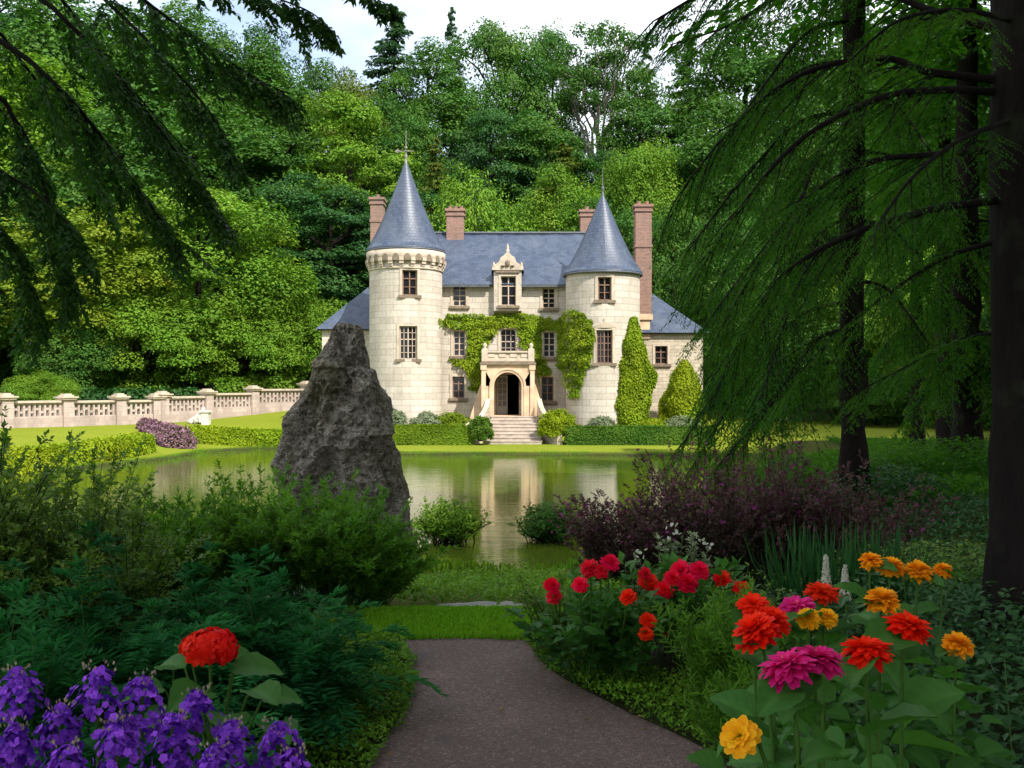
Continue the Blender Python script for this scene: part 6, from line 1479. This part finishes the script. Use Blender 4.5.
# white-flowered spires
def spire(label, px, py, d, h, wpx, mat='f_cream', n=420):
    c = np.array(w3(px, py, d)); x, y = c[0], d; g = gz(x, y); mb = MB()
    tube(mb, [(x, y, g), (x + 0.01, y, (g + c[2]) / 2), tuple(c)], [0.005, 0.004, 0.002], 6, 1)
    t = rng.random(n); a = rng.random(n) * TAU; w_ = wpx * d / F / 2 * (1 - 0.75 * t)
    nn = np.c_[np.cos(a), np.sin(a), 0.4 + 0 * a]
    scatter(mb, T_WIDE, np.c_[x + np.cos(a) * w_, y + np.sin(a) * w_, c[2] - h * (1 - t)], np.cross(nn, rdir(n)), nn, 0.011, rng.random(n), 0)
    m = 26; t = rng.random(m); a = rng.random(m) * TAU
    scatter(mb, T_LEAF, np.c_[np.full(m, x), np.full(m, y), g + (c[2] - h - g) * t], np.c_[np.cos(a), np.sin(a), 0.4 + 0 * a], np.tile([0, 0, 1.0], (m, 1)), 0.09, rng.random(m), 2)
    plant('flower_spire', label, 'flower', mb, [M[mat], M['stem'], M['l_shrub']], (x, y))
spire('left and taller of two pale flower spires behind the red zinnia', 826, 556, 4.4, 0.16, 12)
spire('right and shorter of two pale flower spires behind the red zinnia', 845, 566, 4.4, 0.15, 12)
for px, py, lab in ((664, 540, 'leftmost pale silvery-leaved stem above the scarlet dahlias'), (676, 530, 'tallest pale silvery-leaved stem above the scarlet dahlias'), (692, 536, 'pale silvery-leaved stem right of the tallest one above the dahlias'), (706, 544, 'rightmost pale silvery-leaved stem above the scarlet dahlias'), (640, 556, 'short pale silvery-leaved stem left of its taller neighbours behind the dahlias')):
    d = 6.6; c = w3(px, py, d); g = gz(c[0], d); mb = MB(); h = c[2] - g
    stem_leaves(mb, np.array([(c[0], d, g)] * 3), 3, h * 1.0, 0.12, 14, 0.07, 4, 0.05, T_LEAF, 0, 1, s0=0.4, v0=0.6)
    scatter(mb, T_WIDE, np.array([c] * 8) + rng.normal(0, 0.025, (8, 3)), rdir(8), rdir(8), 0.03, 0.6, 2)
    plant('silver_stem', lab, 'plant', mb, [M['l_silver'], M['stem'], M['f_white']], (c[0], d))
# iris blades
mb = MB(); n = 300; p = disc((X(840, 6.6), 6.6), 0.42, 0.22, n); TB = (np.array([(-.03, 0, 0), (.03, 0, 0), (-.03, .35, .01), (.03, .35, .01), (-.024, .7, -.05), (.024, .7, -.05), (-.002, 1, -.2), (.002, 1, -.2)]), np.array([[0, 1, 3, 2], [2, 3, 5, 4], [4, 5, 7, 6]]))
a = rng.random(n) * TAU; tl_ = 0.85 * np.sqrt(rng.random(n)); hd = np.c_[np.cos(a), np.sin(a)]
scatter(mb, TB, p, np.c_[hd * np.sin(tl_)[:, None], np.cos(tl_)], np.c_[-hd * np.cos(tl_)[:, None], np.sin(tl_)] * -1.0 + 0.01, 0.64 * (0.6 + 0.5 * rng.random(n)), rng.random(n), wmul=0.6)
plant('iris_clump', 'clump of upright green sword leaves under the burgundy shrubs', 'plant', mb, [M['l_iris']], (X(840, 6.6), 6.6))

# lone red flower among big leaves at left
def red_cluster():
    c = np.array(w3(210, 648, 2.35)); g = 0.0; root = thing('geranium', 'lone red flower cluster with broad green leaves, left foreground', 'flower', (c[0], c[1], g))
    mb = MB(); tube(mb, [(c[0] + .02, c[1], -0.02), (c[0] + .01, c[1], 0.5), tuple(c - [0, 0, 0.02])], [0.006, 0.005, 0.004], 8); mb.build('stem', M['stem'], root)
    mb = MB(); R = 0.066; n = 120; d = rdir(400); d = d[d[:, 2] > -0.45][:n]; n = len(d)
    for q in d:
        cc = c + q * np.array([R, R, R * 0.62]) * (0.8 + 0.25 * rng.random()); u = nrm(np.cross(q, [0.2, 0.5, 0.8])); w_ = np.cross(q, u); a = TAU * np.arange(5) / 5 + rng.random()
        rad = np.cos(a)[:, None] * u + np.sin(a)[:, None] * w_
        scatter(mb, T_WIDE, np.tile(cc, (5, 1)), rad + 0.25 * q, q + 0.3 * rng.normal(size=(5, 3)), 0.018, np.clip(0.4 + 0.4 * rng.normal(size=5) * .6, 0, 1), 0, True)
    mb.build('flower_head', M['f_red'], root)
    for px, py, an, sz, dz in ((185, 668, 2.6, 0.13, .0), (232, 672, 0.2, 0.15, .0), (205, 690, -1.9, 0.14, 0), (250, 690, -0.7, 0.13, 0), (165, 690, -2.6, 0.12, 0), (225, 715, -1.2, 0.14, 0), (262, 700, 0.1, 0.12, 0), (190, 655, 1.9, 0.11, 0), (236, 660, 1.2, 0.1, 0), (270, 725, -0.9, 0.13, 0), (180, 715, -2.1, 0.13, 0)):
        mb = MB(); p = np.array(w3(px, py, 2.35 - 0.1 * math.sin(-an))); scatter(mb, T_BIG, p[None], [[math.cos(an), math.sin(an), 0.12]], [[0.25 * rng.normal(), -0.3, 1]], sz * 0.82, [0.4 + 0.3 * rng.random()], 0, True, 1.15)
        tube(mb, [(c[0] + .01, c[1], max(0.3, p[2] - 0.25)), tuple(p)], [0.004, 0.003], 5, 1, cap=False); mb.build('leaf', [M['l_zin'], M['stem']], root)
red_cluster()
# purple phlox
def phlox(label, px, py, d, wpx, hpx, group='purple phlox in the left foreground'):
    r = np.random.default_rng(int(px * 3 + py)); c = np.array(w3(px, py, d)); x, y = c[0], d; g = gz(x, y); root = thing('phlox', label, 'flower', (x, y, g), group)
    W_, H_ = 0.86 * wpx * d / F / 2, 1.15 * hpx * d / F
    mb = MB(); tube(mb, [(x + 0.03 * r.normal(), y, g - 0.02), (x, y, g + 0.5), (x, y, c[2] - H_ * 0.4), tuple(c - [0, 0, 0.02])], [0.006, 0.005, 0.004, 0.002], 7)
    mb.build('stem', M['stem'], root)
    mb = MB(); n = 125; t = r.random(n) ** 0.8; a = r.random(n) * TAU; prof = W_ * np.sqrt(np.clip(1 - t ** 1.6, 0.06, 1)) * (0.7 + 0.55 * r.random(n)) * (1 + 0.25 * np.sin(3 * a + px))
    P = np.c_[x + prof * np.cos(a), y + prof * np.sin(a), c[2] - H_ * (1 - t)]; Q = nrm(np.c_[np.cos(a), np.sin(a), 0.25 + 0.9 * t] + 0.3 * r.normal(size=(n, 3)))
    for p, q in zip(P, Q):
        u = nrm(np.cross(q, [0.2, 0.5, 0.8])); w_ = np.cross(q, u); b = TAU * np.arange(5) / 5 + r.random(); rad = np.cos(b)[:, None] * u + np.sin(b)[:, None] * w_
        scatter(mb, T_WIDE, np.tile(p, (5, 1)), rad + 0.15 * q, q + 0.12 * r.normal(size=(5, 3)), 0.0088 * (0.75 + 0.5 * r.random()), np.clip(0.45 + 0.32 * r.normal() + 0.14 * r.normal(size=5), 0, 1), 0, True, 1.1)
    m = 18; a = r.random(m) * TAU; rr = W_ * 0.7 * np.sqrt(r.random(m)); scatter(mb, T_QUAD, np.c_[x + rr * np.cos(a), y + rr * np.sin(a), c[2] - 0.012 + 0.02 * r.random(m)], np.c_[0.4 * np.cos(a), 0.4 * np.sin(a), 1 + 0 * a], rdir(m, r), 0.009, r.random(m), 1)
    mb.build('flower_head', [M['f_purp'], M['f_bud']], root)
    mb = MB(); m = 16; t = 0.45 + 0.5 * r.random(m); a = r.random(m) * TAU; scatter(mb, T_BIG, np.c_[np.full(m, x), np.full(m, y), g + (c[2] - H_ - g) * t], np.c_[np.cos(a), np.sin(a), 0.3 + 0 * a], np.tile([0, 0, 1.0], (m, 1)), 0.09, r.random(m), 0, True, 0.55)
    mb.build('foliage', M['l_fern'], root)
for px, py, d, w_, h_, lab in ((18, 668, 1.9, 52, 46, 'purple phlox head at the far left, standing clear of the rest'), (98, 668, 1.85, 56, 52, 'tallest purple phlox head left of the red flower'), (142, 678, 1.9, 54, 46, 'purple phlox head right beside the tallest one'), (196, 692, 1.95, 50, 40, 'purple phlox head just below the broad leaves of the red flower'),
                               (60, 706, 1.8, 46, 40, 'low purple phlox head between the far left head and the tallest one'), (232, 722, 1.85, 46, 40, 'purple phlox head below the lower leaves of the red flower'), (278, 724, 1.9, 50, 42, 'purple phlox head at the right end of the clump, near the ground cover'), (172, 716, 1.75, 50, 44, 'front purple phlox head in the middle of the clump'),
                               (118, 722, 1.7, 52, 46, 'front purple phlox head below the tallest one'), (14, 726, 1.75, 46, 40, 'front purple phlox head in the bottom left corner'), (292, 752, 1.8, 44, 36, 'lowest purple phlox head, cut by the bottom edge at the right of the clump'), (215, 748, 1.7, 50, 40, 'purple phlox head cut by the bottom edge under the red flower'), (66, 748, 1.65, 50, 40, 'purple phlox head cut by the bottom edge near the left corner')):
    phlox(lab, px, py, d, w_, h_)

# ground cover edging the path (uncountable)
def cover(name, label, poly, n, size, h, mat, T=T_LEAF, cat='ground cover'):
    poly = np.array(poly, float); lo, hi = poly.min(0), poly.max(0); q = lo + rng.random((n * 3, 2)) * (hi - lo); ins = np.zeros(len(q), bool)
    wob = np.array([noise.noise(Vector((a * 6, b * 6, 0))) for a, b in q]); qq = q + 0.035 * np.c_[wob, -wob]
    for (ax, ay), (bx, by) in zip(poly, np.roll(poly, -1, 0)):
        c = ((ay > qq[:, 1]) != (by > qq[:, 1])) & (qq[:, 0] < (bx - ax) * (qq[:, 1] - ay) / ((by - ay) or 1e-9) + ax); ins ^= c
    q = q[ins][:n]; wob = wob[ins][:n]; m = len(q); t = rng.random(m)
    lump = np.array([noise.noise(Vector((a * 3.5, b * 3.5, 4))) for a, b in q])
    p = np.c_[q, ground(q[:, 0], q[:, 1]) + h * (0.25 + 0.75 * t) * (0.75 + 0.6 * lump)]; a = rng.random(m) * TAU
    mb = MB(); scatter(mb, T, p, np.c_[np.cos(a), np.sin(a), 0.5 + 0.5 * rng.normal(size=m)], np.c_[0.5 * rng.normal(size=(m, 2)), np.ones(m)], size * (0.6 + 0.7 * rng.random(m)), np.clip(0.1 + 0.6 * t + 0.5 * lump + 0.1 * rng.normal(size=m), 0, 1))
    o = mb.build(name, M[mat]); tag(o, label, cat, kind='stuff')
lft_edge = [tuple(p) for p in pl if p[1] > 1.5]; rgt_edge = [tuple(p) for p in pr if p[1] > 1.5]
cover('ground_cover', 'low bright green ground cover edging the left side of the path', [(x + 0.03, y) for x, y in lft_edge] + [(-0.95, 5.95), (-1.1, 4.6), (-1.1, 3.2), (-1.3, 1.5)], 16000, 0.026, 0.09, 'l_cover')
cover('ground_cover', 'low bright green ground cover edging the right side of the path', [(x - 0.03, y) for x, y in rgt_edge] + [(0.55, 6.2), (0.75, 5.3), (1.0, 4.7), (1.6, 3.6), (2.2, 1.5)], 20000, 0.026, 0.10, 'l_cover')
cover('ground_cover', 'leafy bank plants between the grass strip and the pond', [(-1.5, 7.3), (0.6, 7.0), (1.1, 9), (1.6, 14), (-1.0, 14.5), (-1.6, 10)], 9000, 0.055, 0.2, 'l_cover')
cover('ground_cover', 'dark ivy-like ground cover across the shaded clearing on the right', [(1.3, 2.2), (4.2, 3), (7.5, 9), (7.5, 16), (4.5, 16.5), (3.9, 11.5), (2.2, 8), (0.9, 6.6)], 26000, 0.075, 0.2, 'l_darkcover')
cover('ground_cover', 'rough shaded grass and low weeds reaching back through the trees on the right', [(4.5, 16), (8, 15.5), (22, 22), (26, 40), (14.2, 43.5), (13.6, 36), (9.6, 30), (6.6, 25.5), (4.8, 20.5)], 60000, 0.16, 0.28, 'l_hem', T_SLIM)
cover('ground_cover', 'shady ground cover under the shrubs at the left', [(-0.9, 3.0), (-1.0, 6.0), (-1.2, 9.5), (-2.5, 13), (-7, 13), (-4, 5), (-2.5, 2.5)], 14000, 0.075, 0.15, 'l_darkcover')
# grass blades on the strip
n = 22000; gx = -1.3 + 1.95 * rng.random(n); gy = 5.9 + 1.0 * rng.random(n); mb = MB(); a = rng.random(n) * TAU; tl_ = 0.5 * rng.random(n)
TG = (np.array([(-.05, 0, 0), (.05, 0, 0), (.035, .55, 0), (-.035, .55, 0)]), np.array([[0, 1, 2, 3]]))
scatter(mb, T_NEED, np.c_[gx, gy, ground(gx, gy)], np.c_[np.cos(a) * np.sin(tl_), np.sin(a) * np.sin(tl_), np.cos(tl_)], np.c_[np.cos(a + 1.5), np.sin(a + 1.5), 0 * a + 0.3], 0.035 + 0.02 * rng.random(n), rng.random(n), wmul=0.8)
tag(mb.build('grass', leaf_mat('grass_blade', (0.14, 0.33, 0.016), (0.22, 0.44, 0.030), 0.35)), 'short mown grass strip closing the end of the path', 'grass', kind='stuff')
# ragged grass fringe and weeds along the pond margin
mb = MB(); PP_ = np.vstack([POND, POND[:1]]); sg_ = np.r_[0, np.cumsum(np.hypot(*np.diff(PP_, axis=0).T))]; n = 30000; t = rng.random(n) * sg_[-1]
q = np.c_[np.interp(t, sg_, PP_[:, 0]), np.interp(t, sg_, PP_[:, 1])] + 0.16 * rng.normal(size=(n, 2)); clump = np.array([noise.noise(Vector((a * 0.8, b * 0.8, 2))) for a, b in q]); keep = (clump + 0.25 * rng.normal(size=n)) > -0.15; q = q[keep]; clump = clump[keep]; n = len(q); a = rng.random(n) * TAU; tl_ = 0.6 * rng.random(n)
scatter(mb, T_NEED, np.c_[q, np.maximum(ground(q[:, 0], q[:, 1]), WATER - 0.05)], np.c_[np.cos(a) * np.sin(tl_), np.sin(a) * np.sin(tl_), np.cos(tl_)], np.c_[np.cos(a + 1.5), np.sin(a + 1.5), 0.3 + 0 * a], np.where(q[:, 1] > 30, 0.4, 1.0) * (0.10 + 0.10 * rng.random(n)) * (1 + 0.9 * np.clip(clump, 0, 1)), rng.random(n), wmul=1.0)
tag(mb.build('grass', M['l_cover']), 'ragged grass fringe along the margin of the pond', 'grass', kind='stuff')
# flat stones beyond the grass strip
for px, py, d, w_, lab in ((455, 609, 7.0, 0.17, 'flat pale stone at the left edge beyond the grass strip'), (481, 607, 7.1, 0.20, 'largest flat pale stone beyond the grass strip'), (508, 606, 7.2, 0.15, 'small flat stone right of the largest one beyond the grass strip')):
    x = X(px, d); g = gz(x, d); mb = MB(); V = []; m = 18
    for k, (rr, z) in enumerate(((0.9, -0.05), (1.0, 0.01), (0.96, 0.035), (0.8, 0.045))):
        for a in np.linspace(0, TAU, m, endpoint=False):
            q = 1 + 0.22 * noise.noise(Vector((math.cos(a) * 1.3 + px, math.sin(a) * 1.3, 0))); V.append((x + w_ * rr * q * math.cos(a), d + w_ * 0.7 * rr * q * math.sin(a), g + z + 0.012 * noise.noise(Vector((a, z * 9, px)))))
    i = np.arange(3)[:, None] * m; j = np.arange(m)[None]; mb.add(V, np.stack([i + j, i + (j + 1) % m, i + m + (j + 1) % m, i + m + j], -1).reshape(-1, 4), 0, .5, None, True); mb.add(V[-m:], [list(range(m))])
    tag(mb.build('flat_stone', plain('pale_stone', (0.30, 0.28, 0.25), 0.9, 0.3, 8), origin=(x, d, g)), lab, 'stone')

bpy.context.view_layer.update()
